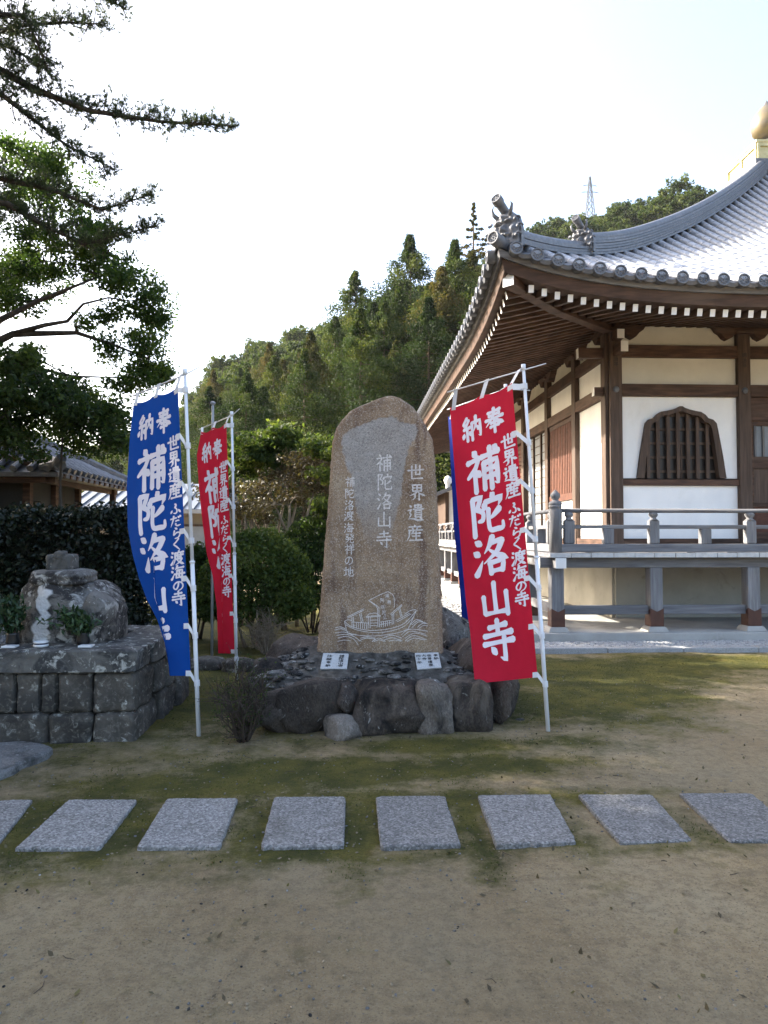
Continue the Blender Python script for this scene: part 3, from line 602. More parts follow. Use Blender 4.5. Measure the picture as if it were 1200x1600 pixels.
def shade_tree():
    rnd = random.Random(31); lob = []
    for k in range(30):
        a = k * 2.4; q = rnd.random(); rr = 2.9 * math.sqrt(max(.08, 1 - (q - .35) ** 2 * 2.2)); lob.append(((math.cos(a) * rr * rnd.uniform(.3, 1), math.sin(a) * rr * rnd.uniform(.3, 1), 3.0 + 6.2 * q), (1.0, 1.0, .75), 15))
    return lobed(31, [([(0, 0, -.2), (.1, 0, 2), (0, .1, 4.5), (0, 0, 8)], [.32, .26, .18, .06])], lob, (.17, .10), .34, 50, .06, .7, .7, .4, .01)
SH = variant('shade_tree', shade_tree(), M['bark'], M['leaf_tree'])
for k, (x, y, s) in enumerate(SHADE := ((-9.5, 6.2, 1.0), (-13.5, 9.5, 1.15), (-10.0, 2.2, 1.05), (-14.5, 4.8, 1.2), (-17.5, 8.0, 1.3), (-11.5, 13.8, .9), (-16, 12.5, 1.15), (-12.5, -1.5, 1.1), (-6.6, 3.6, .9), (-10.0, 10.4, 1.0))):
    put_tree('courtyard_tree', 'leafy tree of the grove beyond the stone platform that shades the yard', 'tree', SH, (x, y, 0), s, k * 1.3, 'grove shading the yard')

# ------------------------------------------------------------------ hedge and garden shrubs
def shell_leaves(rng, n, fn, leaf, up=.4, jit=.05):
    P = np.array([fn(rng) for _ in range(n)]) + rng.normal(size=(n, 3)) * jit
    V, F = leaves(P, leaf[0], leaf[1], rng, up); cl = np.array([mnoise.noise((p[0] * 3, p[1] * 3, p[2] * 3)) for p in P])
    return V, F, np.clip(.42 + cl * .3 + rng.normal(size=n) * .16, 0, 1)
def hedge():
    x0, x1, y0, y1, h = -8.6, -2.75, 8.7, 9.7, 1.8; rng = np.random.default_rng(21)
    def fn(r):
        u = r.random(); dep = abs(r.normal()) * .10
        if u < .52: x = r.uniform(x0, x1); z = r.uniform(.05, h); y = y0 + .12 * mnoise.noise((x * 1.2, z * 1.2, 0)) + dep
        elif u < .84: x = r.uniform(x0, x1); y = r.uniform(y0, y1); z = h + .09 * mnoise.noise((x * 1.5, y * 1.5, 4)) - dep
        else: x = x1 + .1 * mnoise.noise((0, 2, r.random())) - dep; y = r.uniform(y0, y1); z = r.uniform(.05, h)
        return (x, y, z)
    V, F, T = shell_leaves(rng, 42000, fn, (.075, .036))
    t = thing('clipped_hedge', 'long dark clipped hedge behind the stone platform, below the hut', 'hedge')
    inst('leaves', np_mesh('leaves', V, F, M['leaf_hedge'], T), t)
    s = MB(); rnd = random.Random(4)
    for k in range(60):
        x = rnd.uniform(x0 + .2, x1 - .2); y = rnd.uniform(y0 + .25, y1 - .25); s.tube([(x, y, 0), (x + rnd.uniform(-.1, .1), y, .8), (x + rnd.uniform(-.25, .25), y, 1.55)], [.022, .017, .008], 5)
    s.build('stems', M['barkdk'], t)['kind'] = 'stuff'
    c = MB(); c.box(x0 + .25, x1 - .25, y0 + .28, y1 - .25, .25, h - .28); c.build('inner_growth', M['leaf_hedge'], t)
hedge()
def dome(name, label, px0, px1, ytop, Y, n, lm, seed, base=.0, leaf=(.06, .032), bark='barkdk', ry=.9, rag=.12, nst=9, tall=1.0):
    rng = np.random.default_rng(seed); rnd = random.Random(seed); a = at(px0, ytop, Y); b = at(px1, ytop, Y); cx = (a.x + b.x) / 2; rx = (b.x - a.x) / 2; H = a.z; zc = base + (H - base) * .45
    def fn(r):
        q = r.normal(size=3); q /= np.linalg.norm(q)
        if q[2] < -.55: q[2] *= -.4
        k = 1 + rag * mnoise.noise((q[0] * 2.2 + seed, q[1] * 2.2, q[2] * 2.2)) - abs(r.normal()) * .12
        return (cx + q[0] * rx * k, Y + q[1] * rx * ry * k, zc + q[2] * k * ((H - zc) if q[2] > 0 else (zc - base)))
    V, F, T = shell_leaves(rng, n, fn, leaf, .5, .02)
    t = thing(name, label, 'shrub', (cx, Y, 0)); V = V - np.array([cx, Y, 0]); inst('leaves', np_mesh('leaves', V, F, lm, T), t); s = MB()
    for k in range(nst):
        ang = rnd.uniform(0, 6.28); r0 = rx * rnd.uniform(.05, .22); e = Vector((math.cos(ang) * rx * .62, math.sin(ang) * rx * .6, zc + (H - zc) * rnd.uniform(-.1, .45)))
        p = bezier((math.cos(ang) * r0, math.sin(ang) * r0, -.03), e, rnd, .1, 6); s.tube(p, [.015, .013, .011, .009, .006, .004], 5)
        for q in range(4):
            st = p[rnd.randint(2, 4)]; s.tube(bezier(st, st + Vector((rnd.uniform(-1, 1) * rx * .4, rnd.uniform(-1, 1) * rx * .4, rnd.uniform(.1, .5) * (H - base))), rnd, .1, 3), [.008, .006, .003], 4, cap=False)
    s.build('stems', M[bark], t, smooth=True); return t
dome('rounded_shrub', 'rounded clipped shrub beside the further red banner, glossy leaves over bare stems', 310, 492, 828, 9.6, 23000, M['leaf_shrub'], 51, .06, bark='barkpale', ry=.8)
dome('rounded_shrub', 'dark rounded shrub half hidden behind the left edge of the stele', 415, 560, 812, 11.0, 18000, M['leaf_dark'], 52, .05, ry=.8)
dome('rounded_shrub', 'dark green shrub low behind the further red banner', 270, 345, 850, 10.4, 9000, M['leaf_dark'], 53, .05)
dome('low_moss_bush', 'low bright moss covered mound on the ground beside the hedge end', 183, 262, 945, 11.2, 3600, M['leaf_moss'], 54, 0, leaf=(.035, .02), rag=.2, nst=2)
def tall_shrubs():
    rnd = random.Random(61)
    spec = [('tall_shrub', 'tall glossy green shrub with flat layered top, behind the further red banner', 12.6, [(395, 705, 40, 16), (440, 690, 46, 18), (480, 700, 40, 16), (370, 735, 34, 12), (350, 760, 26, 8), (425, 722, 34, 10)], (420, 800), M['leaf_shrub'], (.09, .045), 75),
            ('tall_shrub', 'brown tinged thin shrub with pale forked stems left of the stele', 11.6, [(400, 765, 36, 13), (440, 745, 40, 14), (485, 738, 40, 14), (510, 755, 34, 12), (460, 775, 36, 10), (420, 790, 30, 8), (500, 720, 30, 10), (470, 715, 34, 11)], (455, 830), M['leaf_brown'], (.06, .03), 46),
            ('tall_shrub', 'yellowish thin shrub under the layered shrub, by the banner pole', 12.0, [(385, 790, 30, 10), (360, 800, 26, 8), (405, 800, 28, 8), (335, 770, 30, 8)], (385, 835), M['leaf_brown'], (.06, .03), 46),
            ('tall_shrub', 'green leafy shrub pressed against the back of the stele edge', 10.8, [(505, 700, 28, 9), (520, 740, 28, 9), (515, 790, 26, 8), (530, 700, 26, 8)], (522, 850), M['leaf_shrub'], (.075, .04), 60)]
    for k, (nm, lab, Y, lobes, base, lm, lf, cn) in enumerate(spec):
        bp = at(base[0], base[1], Y); tr = []
        for q in range(5):
            lb = at(*lobes[q % len(lobes)][:2], Y); bx = bp.x + rnd.uniform(-.35, .35); by = Y + rnd.uniform(-.3, .3); zt = lb.z - .15
            tr.append(([(bx, by, -.05), (bx + rnd.uniform(-.08, .08), by, .6), (bx * .6 + lb.x * .4, by, zt * .7), (bx * .3 + lb.x * .7, by, zt)], [.035, .03, .022, .014]))
        plant(nm, lab, 'shrub', lobed(70 + k, tr, [L3(px, py, Y + rnd.uniform(-.5, .5), r * 1.05, int(n * 1.7), .55, 1.3) for px, py, r, n in lobes], lf, .17, cn, .018, .9, .5, .4, .005, .45), M['barkpale'], lm, trunk='stems', crown='leaves')
tall_shrubs()
def twiggy(name, label, px, py, wpx, hpx, seed, mat, lm, nl, bare=.0, lf=(.022, .014)):
    g = gnd(px, py); s = g.y / FPX; W_, H_ = wpx * s / 2, hpx * s; rnd = random.Random(seed); rng = np.random.default_rng(seed); mb = MB(); P = []
    for k in range(20):
        a = rnd.uniform(0, 6.28); q = rnd.uniform(.15, 1); e = Vector((math.cos(a) * W_ * q, math.sin(a) * W_ * q, H_ * (1 - .5 * q * q) * rnd.uniform(.75, 1)))
        p = bezier((math.cos(a) * .03, math.sin(a) * .03, -.02), e, rnd, .12, 6); mb.tube(p, [.011, .009, .007, .005, .004, .002], 5)
        for j in range(9):
            st = p[rnd.randint(1, 5)]; e2 = st + Vector((rnd.gauss(0, 1) * W_ * .35, rnd.gauss(0, 1) * W_ * .35, abs(rnd.gauss(0, 1)) * H_ * .22)); b2 = bezier(st, e2, rnd, .15, 4)
            mb.tube(b2, [.0045, .0035, .0028, .0016], 4, cap=False); P += [b2[1], b2[2], b2[3]]
            for i in range(3):
                e3 = e2 + Vector((rnd.gauss(0, 1), rnd.gauss(0, 1), rnd.gauss(.5, .7))) * .05; mb.tube([b2[2], e3], [.0022, .0012], 3, cap=False); P.append(e3)
    P = np.array([tuple(P[rnd.randrange(len(P))]) for _ in range(nl)]) + rng.normal(size=(nl, 3)) * .014; V, F = leaves(P, lf[0], lf[1], rng, .5)
    t = thing(name, label, 'shrub', tuple(g)); mb.build('stems', mat, t, smooth=True); inst('leaves', np_mesh('leaves', V, F, lm, np.clip(rng.normal(size=nl) * .2 + .45, 0, 1)), t)
twiggy('twiggy_bush', 'small nearly bare twiggy bush in front of the mound, left corner', 380, 1157, 92, 100, 81, M['barkdk'], M['leaf_dark'], 1500, lf=(.017, .010))
twiggy('twiggy_bush', 'tiny pale forked shrub with few leaves behind the mound and rounded shrub', 415, 1022, 62, 60, 82, M['barkpale'], M['leaf_brown'], 260)

# ------------------------------------------------------------------ brush lettering: strokes on a 100 x 100 square, y downwards
# h level stroke, v upright, p left sweep, n right sweep, d dot, t rising flick, c bent line (curved), z bent line (sharp), k like z with a hook
GL = {
'奉': 'h 22 18 78 13;h 26 31 74 27;h 10 46 90 40;p 50 3 44 35 10 70;n 55 42 70 58 94 70;h 34 60 66 57;h 30 75 70 71;v 50 52 50 98',
'納': 'c 28 3 10 27 26 29;c 36 14 24 32 10 47;h 10 47 40 43;v 26 44 26 95;d 12 62 6 80;d 36 58 43 74;v 50 28 49 96;k 50 29 90 27 90 88 80 82;p 70 6 68 40 54 66;n 70 42 78 52 86 64',
'補': 'd 22 3 31 14;h 6 27 38 22;c 38 22 26 44 4 62;v 25 46 25 98;d 28 50 40 62;h 46 22 96 17;v 52 36 51 96;k 52 37 90 34 90 90 80 85;h 54 53 88 51;h 54 70 88 68;v 71 4 71 98;d 81 3 91 12',
'陀': 'z 10 9 36 6 22 34;c 22 34 38 46 36 62 24 64;v 11 9 11 98;d 64 3 71 13;d 46 20 42 37;k 46 22 94 18 84 36;p 86 44 66 58 52 64;c 54 40 53 76 58 90 76 91 92 90 93 76',
'洛': 'd 11 7 25 18;d 5 34 18 45;t 8 95 17 80 27 60;p 58 3 48 24 33 42;z 54 18 84 15;p 84 16 66 44 30 68;n 46 34 66 50 97 66;v 46 68 48 97;z 46 69 84 66 79 94;h 49 91 79 90',
'山': 'v 50 6 50 84;v 16 40 16 86;h 16 86 86 84;v 86 34 86 94',
'寺': 'h 24 18 76 13;v 50 2 50 34;h 8 37 92 32;h 5 56 95 51;k 67 42 67 96 52 89;d 27 64 39 79',
'世': 'h 3 42 97 35;v 26 14 26 90;h 26 90 90 87;v 50 6 50 66;v 74 10 74 66;h 50 65 74 63',
'界': 'v 24 8 24 46;z 24 9 76 7 76 46;h 26 26 74 25;v 50 8 50 46;h 26 45 74 44;p 50 46 36 60 4 74;n 52 48 68 60 98 72;p 38 66 38 84 22 99;v 63 62 63 99',
'遺': 'd 12 6 21 17;h 3 37 22 33;c 22 34 13 52 20 62 10 80;n 4 88 30 87 60 95 98 93;v 42 5 43 20;z 42 6 82 4 80 20;h 42 19 80 18;v 62 0 62 28;h 33 30 94 27;v 45 38 45 76;z 45 38 82 37 82 76;h 46 50 80 50;h 46 62 80 62;h 46 75 80 75;p 54 77 48 84 36 89;d 70 77 85 87',
'産': 'd 47 0 52 10;h 16 14 86 10;d 34 17 41 28;p 67 16 60 28;h 14 34 94 30;p 18 34 16 70 1 99;p 42 38 34 50 24 57;h 36 52 84 49;h 36 69 80 66;v 58 40 58 92;h 20 94 96 90',
'ふ': 'd 42 6 57 17;c 57 24 46 36 60 52 62 74 50 86 34 82;d 22 58 10 80;d 74 56 92 80',
'だ': 'h 8 27 54 22;p 34 6 27 40 6 92;c 50 49 66 44 80 47;c 49 68 52 82 66 87 88 82;d 70 10 79 23;d 85 4 94 17',
'ら': 'd 40 5 58 17;c 34 28 27 64 50 47 74 47 78 66 64 86 36 93',
'く': 'c 66 5 44 30 25 48 46 68 73 96',
'渡': 'd 9 7 20 18;d 4 34 15 45;t 5 95 14 80 23 58;d 60 0 65 9;h 34 17 96 13;p 36 17 34 60 20 99;h 42 33 94 30;v 54 22 54 46;v 77 21 77 46;h 54 45 77 44;z 46 59 84 56;p 84 57 68 80 36 99;n 46 64 68 82 98 97',
'海': 'd 9 7 20 18;d 4 34 15 45;t 5 95 14 80 24 58;p 48 1 42 16 30 29;h 44 17 94 13;c 46 32 42 60 37 83;h 38 83 84 81;k 46 33 84 31 79 94 68 88;h 26 59 99 55;d 58 37 65 49;d 56 61 63 74',
'の': 'c 54 18 50 50 34 78 16 68 15 46 32 22 58 14 82 28 88 54 74 78 50 90',
'発': 'z 14 12 42 10;p 42 10 30 36 4 58;d 12 25 24 36;n 56 3 70 26 98 47;p 78 7 70 16 60 22;p 92 20 84 28 74 34;h 33 46 67 45;h 16 63 86 59;p 40 47 36 74 8 97;c 60 46 60 80 66 92 90 92 93 77',
'祥': 'd 22 3 31 14;h 6 27 38 22;c 38 22 26 44 4 64;v 25 45 25 99;d 29 50 41 63;d 56 3 63 16;p 87 1 77 18;h 46 24 96 20;h 50 40 92 37;h 41 61 99 56;v 70 22 70 99',
'地': 'h 3 37 39 32;v 21 10 21 80;t 1 86 20 80 41 70;k 42 47 92 33 89 68 78 63;v 67 5 67 75;c 51 23 51 78 58 92 92 91 96 72',
'南': 'h 10 17 90 13;v 50 2 50 28;v 16 34 15 97;k 16 35 86 33 86 95 74 90;d 36 40 42 49;d 65 39 58 49;h 30 55 72 53;h 28 70 74 68;v 50 55 50 95',
'無': 'p 24 2 18 16 6 28;h 20 16 86 13;h 6 40 96 37;v 24 18 24 60;v 42 18 42 60;v 58 18 58 60;v 76 18 76 60;h 4 62 97 59;d 18 72 10 88;d 36 74 40 88;d 56 73 62 88;d 78 71 90 88',
'阿': 'z 10 9 34 6 22 32;c 22 32 36 44 34 58 24 60;v 11 9 11 98;h 38 16 98 12;v 46 36 48 68;z 46 37 66 35 64 66;h 47 62 65 60;k 84 14 84 95 70 88',
'弥': 'z 8 10 36 8 34 30;h 12 31 36 29;v 12 31 10 50;k 10 51 38 49 34 92 24 86;p 58 3 52 20 42 36;k 54 18 94 15 88 30;k 70 18 70 95 60 88;p 56 46 50 64 42 76;n 82 42 90 56 97 72',
'陁': 'v 10 8 10 98', '仏': 'p 30 3 20 30 3 54;v 22 36 22 98;c 62 6 52 50 38 86;h 38 88 84 82;d 76 56 90 92',
'明': 'v 8 16 8 80;z 8 17 36 15 36 80;h 8 46 36 45;h 8 78 36 77;p 54 8 54 60 38 97;k 54 9 90 7 90 94 78 88;h 56 34 90 33;h 54 58 90 57',
'治': 'd 11 7 24 18;d 5 34 18 45;t 6 95 16 80 26 58;c 60 4 48 26 38 42 84 36;d 74 24 92 46;v 44 58 46 97;z 44 59 86 56 83 94;h 46 91 83 90',
'住': 'p 30 2 20 30 2 54;v 20 36 20 98;d 58 2 68 14;h 40 28 96 25;h 46 57 92 55;v 68 28 68 92;h 34 93 99 90',
'職': 'h 2 12 40 10;v 10 12 10 80;v 30 12 30 97;h 10 32 30 31;h 10 52 30 51;t 1 82 20 78 42 70;h 44 20 68 18;h 40 36 97 32;v 48 48 48 90;z 48 49 64 48 64 88;h 48 68 64 67;h 48 87 64 86;c 74 4 76 50 84 84 97 92;p 92 46 84 70 68 92;d 86 8 94 20',
'大': 'h 6 36 94 30;p 48 4 42 48 6 96;n 50 38 66 68 97 95', '年': 'p 30 2 22 20 6 36;h 24 20 90 16;h 26 44 84 41;v 26 44 26 66;h 4 68 97 64;v 56 18 56 99', '十': 'h 5 48 95 43;v 50 4 50 98', '四': 'v 12 18 14 90;z 12 19 88 16 86 90;h 14 88 86 86;p 38 20 38 48 26 64;c 60 20 60 56 64 62 76 60',
}
PROF = {'h': (1.0, .74, .70, .80, 1.12), 'v': (1.05, .9, .88, .92, 1.0), 'p': (1.15, 1.05, .85, .55, .18), 'n': (.35, .7, 1.0, 1.35, .2), 'd': (.35, .95, 1.25, 1.25, .85),
        't': (1.2, 1.0, .8, .5, .15), 'c': (1.0, .82, .85, .9, .55), 'z': (1.0, .85, .9, .95, .9), 'k': (1.0, .85, .92, 1.0, .2)}
def strokes(ch, w):
    out = []
    for s in GL[ch].split(';'):
        a = s.split(); ty = a[0]; q = [Vector((float(a[i]), float(a[i + 1]))) for i in range(1, len(a), 2)]
        pts = []
        if ty in 'pnct' and len(q) > 2:      # smooth through the points
            for i in range(len(q) - 1):
                p0, p1, p2, p3 = q[max(i - 1, 0)], q[i], q[i + 1], q[min(i + 2, len(q) - 1)]
                for k in range(5):
                    t = k / 5; pts.append(.5 * (2 * p1 + (p2 - p0) * t + (2 * p0 - 5 * p1 + 4 * p2 - p3) * t * t + (3 * p1 - p0 - 3 * p2 + p3) * t ** 3))
            pts.append(q[-1])
        else:
            for i in range(len(q) - 1):
                n = max(3, int((q[i + 1] - q[i]).length / 9))
                pts += [q[i].lerp(q[i + 1], k / n) for k in range(n)]
            pts.append(q[-1])
        L = [0]
        for i in range(1, len(pts)): L.append(L[-1] + (pts[i] - pts[i - 1]).length)
        pr = PROF[ty]; poly = []
        def wd(f):
            i = min(3, int(f * 4)); return (pr[i] + (pr[i + 1] - pr[i]) * (f * 4 - i)) * w / 2
        d0 = (pts[1] - pts[0]).normalized(); d1 = (pts[-1] - pts[-2]).normalized()
        pts = [pts[0] - d0 * wd(0) * .7] + pts + [pts[-1] + d1 * wd(1) * .7]; L = [0] + L + [L[-1]]
        for i, p in enumerate(pts):
            d = (pts[min(i + 1, len(pts) - 1)] - pts[max(i - 1, 0)]); d = d.normalized() if d.length else Vector((1, 0)); n = Vector((-d.y, d.x))
            r = wd(L[i] / L[-1]) * (.45 if i in (0, len(pts) - 1) else 1); poly.append((p + n * r, p - n * r))
        out.append(poly)
    return out
def lettering(name, items, fn, mat, parent, w=11):
    """items: (char, u, v, width, height); fn(u, v, layer) -> point"""
    mb = MB(); lay = 0
    for ch, u, v, cw, chh in items:
        for poly in strokes(ch, w):
            lay += 1; b = []
            for a, c in poly:
                for q in (a, c): b.append(fn(u + (q.x - 50) / 100 * cw, v + (q.y - 50) / 100 * chh, lay % 14))
            mb.add(b, [(2 * i, 2 * i + 1, 2 * i + 3, 2 * i + 2) for i in range(len(poly) - 1)])
    return mb.build(name, mat, parent)

# ------------------------------------------------------------------ stones
import bmesh
def boulder(c, h, seed, p=3.0, amp=.08, sub=3, freq=1.6, facets=0, cut=.86):
    bm = bmesh.new(); bmesh.ops.create_icosphere(bm, subdivisions=sub, radius=1); V = []; rn = random.Random(seed * 7 + 1)
    pl = [(Vector((rn.gauss(0, 1), rn.gauss(0, 1), rn.gauss(0, 1))).normalized(), rn.uniform(cut, cut + .16)) for _ in range(facets)]
    for v in bm.verts:
        q = v.co.normalized(); r = (abs(q.x) ** p + abs(q.y) ** p + abs(q.z) ** p) ** (-1 / p)
        n = mnoise.noise(q * freq + Vector((seed * 3.7, seed * 1.3, 0)))
        n2 = mnoise.noise(q * freq * 3.3 + Vector((0, seed * 2.1, 5))) + .55 * abs(mnoise.noise(q * freq * 7.5 + Vector((seed, 4, 1)))) * (sub > 2) + (.35 * mnoise.noise(q * freq * 14 + Vector((seed, 1, 9))) if sub > 3 else 0)
        k = r * (1 + amp * n * 1.6)
        for nn, cc in pl:
            dd = nn.dot(q) * k; lim = cc * max(1.0, r * .93 if p > 5 else 1.0)
            if dd > lim: k *= lim / dd
        k *= 1 + amp * .5 * n2
        V.append((c[0] + q.x * k * h[0], c[1] + q.y * k * h[1], c[2] + q.z * k * h[2]))
    F = [tuple(x.index for x in f.verts) for f in bm.faces]; bm.free()
    mb = MB(); mb.add(V, F); return mb
def pbox(px0, px1, py0, py1, Y):     # picture box at a depth -> centre and half sizes
    a = at(px0, py1, Y); b = at(px1, py0, Y); return ((a.x + b.x) / 2, Y, (a.z + b.z) / 2), (abs(b.x - a.x) / 2, abs(b.z - a.z) / 2)

# stepping stones
lab = ['granite stepping stone at the end by the low flat rock, cut by the frame', 'granite stepping stone in front of the stone platform, second from the flat rock',
       'granite stepping stone in front of the blue banner pole and twiggy bush', 'granite stepping stone in front of the mound beside the twiggy bush',
       'granite stepping stone directly in front of the carved stele', 'granite stepping stone in front of the nearer red banner', 'granite stepping stone in front of the red banner pole, toward the temple',
       'granite stepping stone furthest along toward the temple, cut by the frame']
quads = [((-65, 1252), (52, 1250), (-10, 1328), (-150, 1330)), ((107, 1250), (215, 1250), (156, 1326), (23, 1327)), ((261, 1248), (372, 1248), (344, 1324), (213, 1325)), ((428, 1246), (540, 1245), (538, 1322), (407, 1325)),
         ((587, 1245), (695, 1244), (720, 1320), (594, 1324)), ((746, 1243), (860, 1242), (902, 1317), (775, 1321)), ((903, 1242), (1018, 1242), (1083, 1315), (968, 1318)), ((1061, 1240), (1175, 1240), (1255, 1312), (1138, 1316))]
for k, q in enumerate(quads):
    P = [gnd(a, b, .014) for a, b in (q[3], q[2], q[1], q[0])]; c = sum(P, Vector()) / 4; mb = MB(); rnd = random.Random(k)
    n = 26; ring = []
    for i in range(4):
        for j in range(n):
            p = P[i].lerp(P[(i + 1) % 4], j / n) - c; p = p * (1 + rnd.uniform(-.010, .004) - (.03 * rnd.random() ** 3 if rnd.random() < .25 else 0) - (.022 if j == 0 and rnd.random() < .7 else 0)); ring.append(p)
    tz = .004
    top = [Vector((p.x, p.y, rnd.uniform(-.002, tz))) for p in ring]; ins = [Vector((p.x * .972, p.y * .972, .006)) for p in ring]; bot = [Vector((p.x * 1.004, p.y * 1.004, -.06)) for p in ring]; m = len(ring)
    mb.add(top + ins + bot, [(i, (i + 1) % m, (i + 1) % m + m, i + m) for i in range(m)] + [tuple(range(m, 2 * m))] + [(i + 2 * m, (i + 1) % m + 2 * m, (i + 1) % m, i) for i in range(m)])
    o = mb.build('stepping_stone', M['granite'], loc=c); tag(o, lab[k], 'stepping stone', 'granite stepping stones in a row')
# flat rock lower left
P = [gnd(a, b, .05) for a, b in ((-150, 1162), (-60, 1157), (0, 1158), (40, 1156), (66, 1159), (82, 1165), (76, 1174), (60, 1181), (34, 1190), (22, 1198), (0, 1206), (-50, 1219), (-150, 1240))]; c = sum(P, Vector()) / len(P); mb = MB(); rnd = random.Random(3)
ring = []
for i in range(len(P)):
    for t in range(5): q = P[i].lerp(P[(i + 1) % len(P)], t / 5) - c; ring.append(q * (1 + .03 * mnoise.noise((q.x * 9, q.y * 9, 1)) + rnd.uniform(-.006, .006)))
m = len(ring); lay = []
for f, z in ((.0, .008), (.35, .008), (.65, .004), (.85, .002), (.96, -.004), (1.0, -.016), (1.012, -.05), (1.03, -.12)):
    lay.append([Vector((p.x * f, p.y * f, z + (.008 * mnoise.noise((p.x * f * 6, p.y * f * 6, 4)) + .004 * mnoise.noise((p.x * f * 22, p.y * f * 22, 4)) if f else 0))) for p in ring])
for l in lay: mb.v += [tuple(p) for p in l]
for k in range(len(lay) - 1):
    for i in range(m): mb.f.append((k * m + i, k * m + (i + 1) % m, (k + 1) * m + (i + 1) % m, (k + 1) * m + i)); mb.m.append(0)
o = mb.build('flat_rock', M['slabrock'], loc=c); tag(o, 'low flat grey rock with chipped edge lying before the platform', 'rock')

# kerb rocks and small boulders behind the left lawn
for k, (x0, x1, y0, y1, Y) in enumerate(((296, 352, 1026, 1046, 8.1), (348, 402, 1028, 1050, 8.0), (396, 425, 1030, 1052, 7.7), (250, 298, 1024, 1044, 8.2))):
    c, h = pbox(x0, x1, y0, y1 + 6, Y)
    tag(boulder(c, (h[0], .14, h[1]), 90 + k, 3.5, .09).build('edging_rock', M['oldstone'], smooth=True), ['low edging rock at the foot of the further red banner', 'low edging rock just past the further red banner pole', 'low edging rock tucked against the mound', 'low edging rock behind the blue banner pole'][k], 'rock', 'edging rocks of the planted bed')

# ------------------------------------------------------------------ mound with carved stele
mound = thing('stone_mound', 'low mound of dark boulders and cobbles carrying the carved stele', 'mound', (.24, 6.2, 0))
MC = Vector((.24, 6.2, 0))
def mound_z(x, y):
    dx = (x - .23) / (1.02 if x > .23 else 1.08); dy = (y - 6.25) / (.78 if y < 6.25 else .95); r = (abs(dx) ** 2.6 + abs(dy) ** 2.6) ** (1 / 2.6)
    return min(.545 - .20 * smooth(.40, .92, r), .50 - .56 * (5.98 - y)) - .36 * smooth(.93, 1.12, r) + .03 * mnoise.noise((x * 6, y * 6, 1))
xs = [-1.05 + .035 * i for i in range(73)]; ys = [5.3 + .035 * i for i in range(60)]; nx = len(xs)
V = [(x - MC.x, y - MC.y, mound_z(x, y)) for y in ys for x in xs]; F = [(j * nx + i, j * nx + i + 1, (j + 1) * nx + i + 1, (j + 1) * nx + i) for j in range(len(ys) - 1) for i in range(nx - 1)]
inst('mortar_bed', np_mesh('mortar_bed', V, F, M['mortar'], smooth=True), mound)
M['palerock'] = mott('pale_brown_boulder', [(.25, (.075, .062, .05)), (.5, (.125, .105, .088)), (.75, (.18, .155, .13))], 6, .9, 40, 1.0, .02, spots=[((.035, .031, .029), 3.4, .50, .63), ((.24, .22, .2), 17, .6, .7)], stretch=(1, 1, .6), tint=.15, fine=((.3, .27, .24), 120, .4))
for k, (x0, x1, y0, y1, Y, pp, mt) in enumerate(((404, 462, 1080, 1146, 5.55, 4, 'darkrock'), (438, 534, 1064, 1143, 5.52, 3.6, 'darkrock'), (524, 562, 1068, 1114, 5.56, 3, 'darkrock'), (505, 566, 1115, 1166, 5.40, 2.3, 'palerock'),
        (558, 658, 1068, 1145, 5.50, 5, 'darkrock'), (651, 706, 1064, 1144, 5.50, 4.5, 'palerock'), (700, 768, 1060, 1138, 5.56, 5, 'darkrock'), (756, 792, 1056, 1128, 5.75, 4, 'darkrock'), (392, 428, 1058, 1110, 5.9, 3.4, 'darkrock'))):
    c, h = pbox(x0, x1, y0, y1, Y); boulder((c[0] - MC.x, c[1] - MC.y, c[2]), (h[0] * 1.10, .19, h[1] * 1.10), 200 + k, pp + 1, .075, 4, 1.9, 13, .80).build('boulder', M[mt], mound, smooth=True)
for k, (x, y, z, hx, hy, hz, mt) in enumerate(((1.05, 6.35, .26, .26, .5, .34, 'darkrock'), (.92, 6.75, .42, .3, .35, .40, 'cobble'), (-.72, 6.3, .2, .2, .5, .26, 'darkrock'), (-.5, 6.9, .25, .4, .3, .28, 'darkrock'), (.3, 7.1, .2, .5, .25, .3, 'darkrock'), (1.24, 5.95, .16, .16, .25, .22, 'darkrock'))):
    boulder((x - MC.x, y - MC.y, z), (hx, hy, hz), 300 + k, 3, .09, 4, 1.6, 14, .78).build('boulder', M[mt], mound, smooth=True)
rnd = random.Random(17); cob = []; protos = [boulder((0, 0, 0), (1, 1, 1), 400 + k, 2.6, .16, 3, 1.6, 10, .72).mesh('cobble', M['cobble'], True) for k in range(6)]
PL = [(522, 1034), (668, 1032)]
for k in range(9000):
    x = rnd.uniform(-.85, 1.3); y = rnd.uniform(5.50, 6.5); r = rnd.uniform(.022, .07); z = mound_z(x, y)
    if z < .27 or (y > 5.93 and -.38 < x < .86) or any(abs(x - at(a, b, 5.86).x) < .125 + r and 5.74 < y + r and y - r < 6 for a, b in PL): continue
    if any((x - a) ** 2 + (y - b) ** 2 < (.82 * (r + q)) ** 2 for a, b, q in cob): continue
    cob.append((x, y, r))
    M4 = Matrix.Translation((x - MC.x, y - MC.y, z + r * .10)) @ Matrix.Rotation(rnd.uniform(0, 6.28), 4, 'Z') @ Matrix.Diagonal((r * rnd.uniform(1, 1.5), r * rnd.uniform(.8, 1.1), r * rnd.uniform(.3, .5), 1))
    inst('cobble', rnd.choice(protos), mound, M4)
    if len(cob) > 285: break

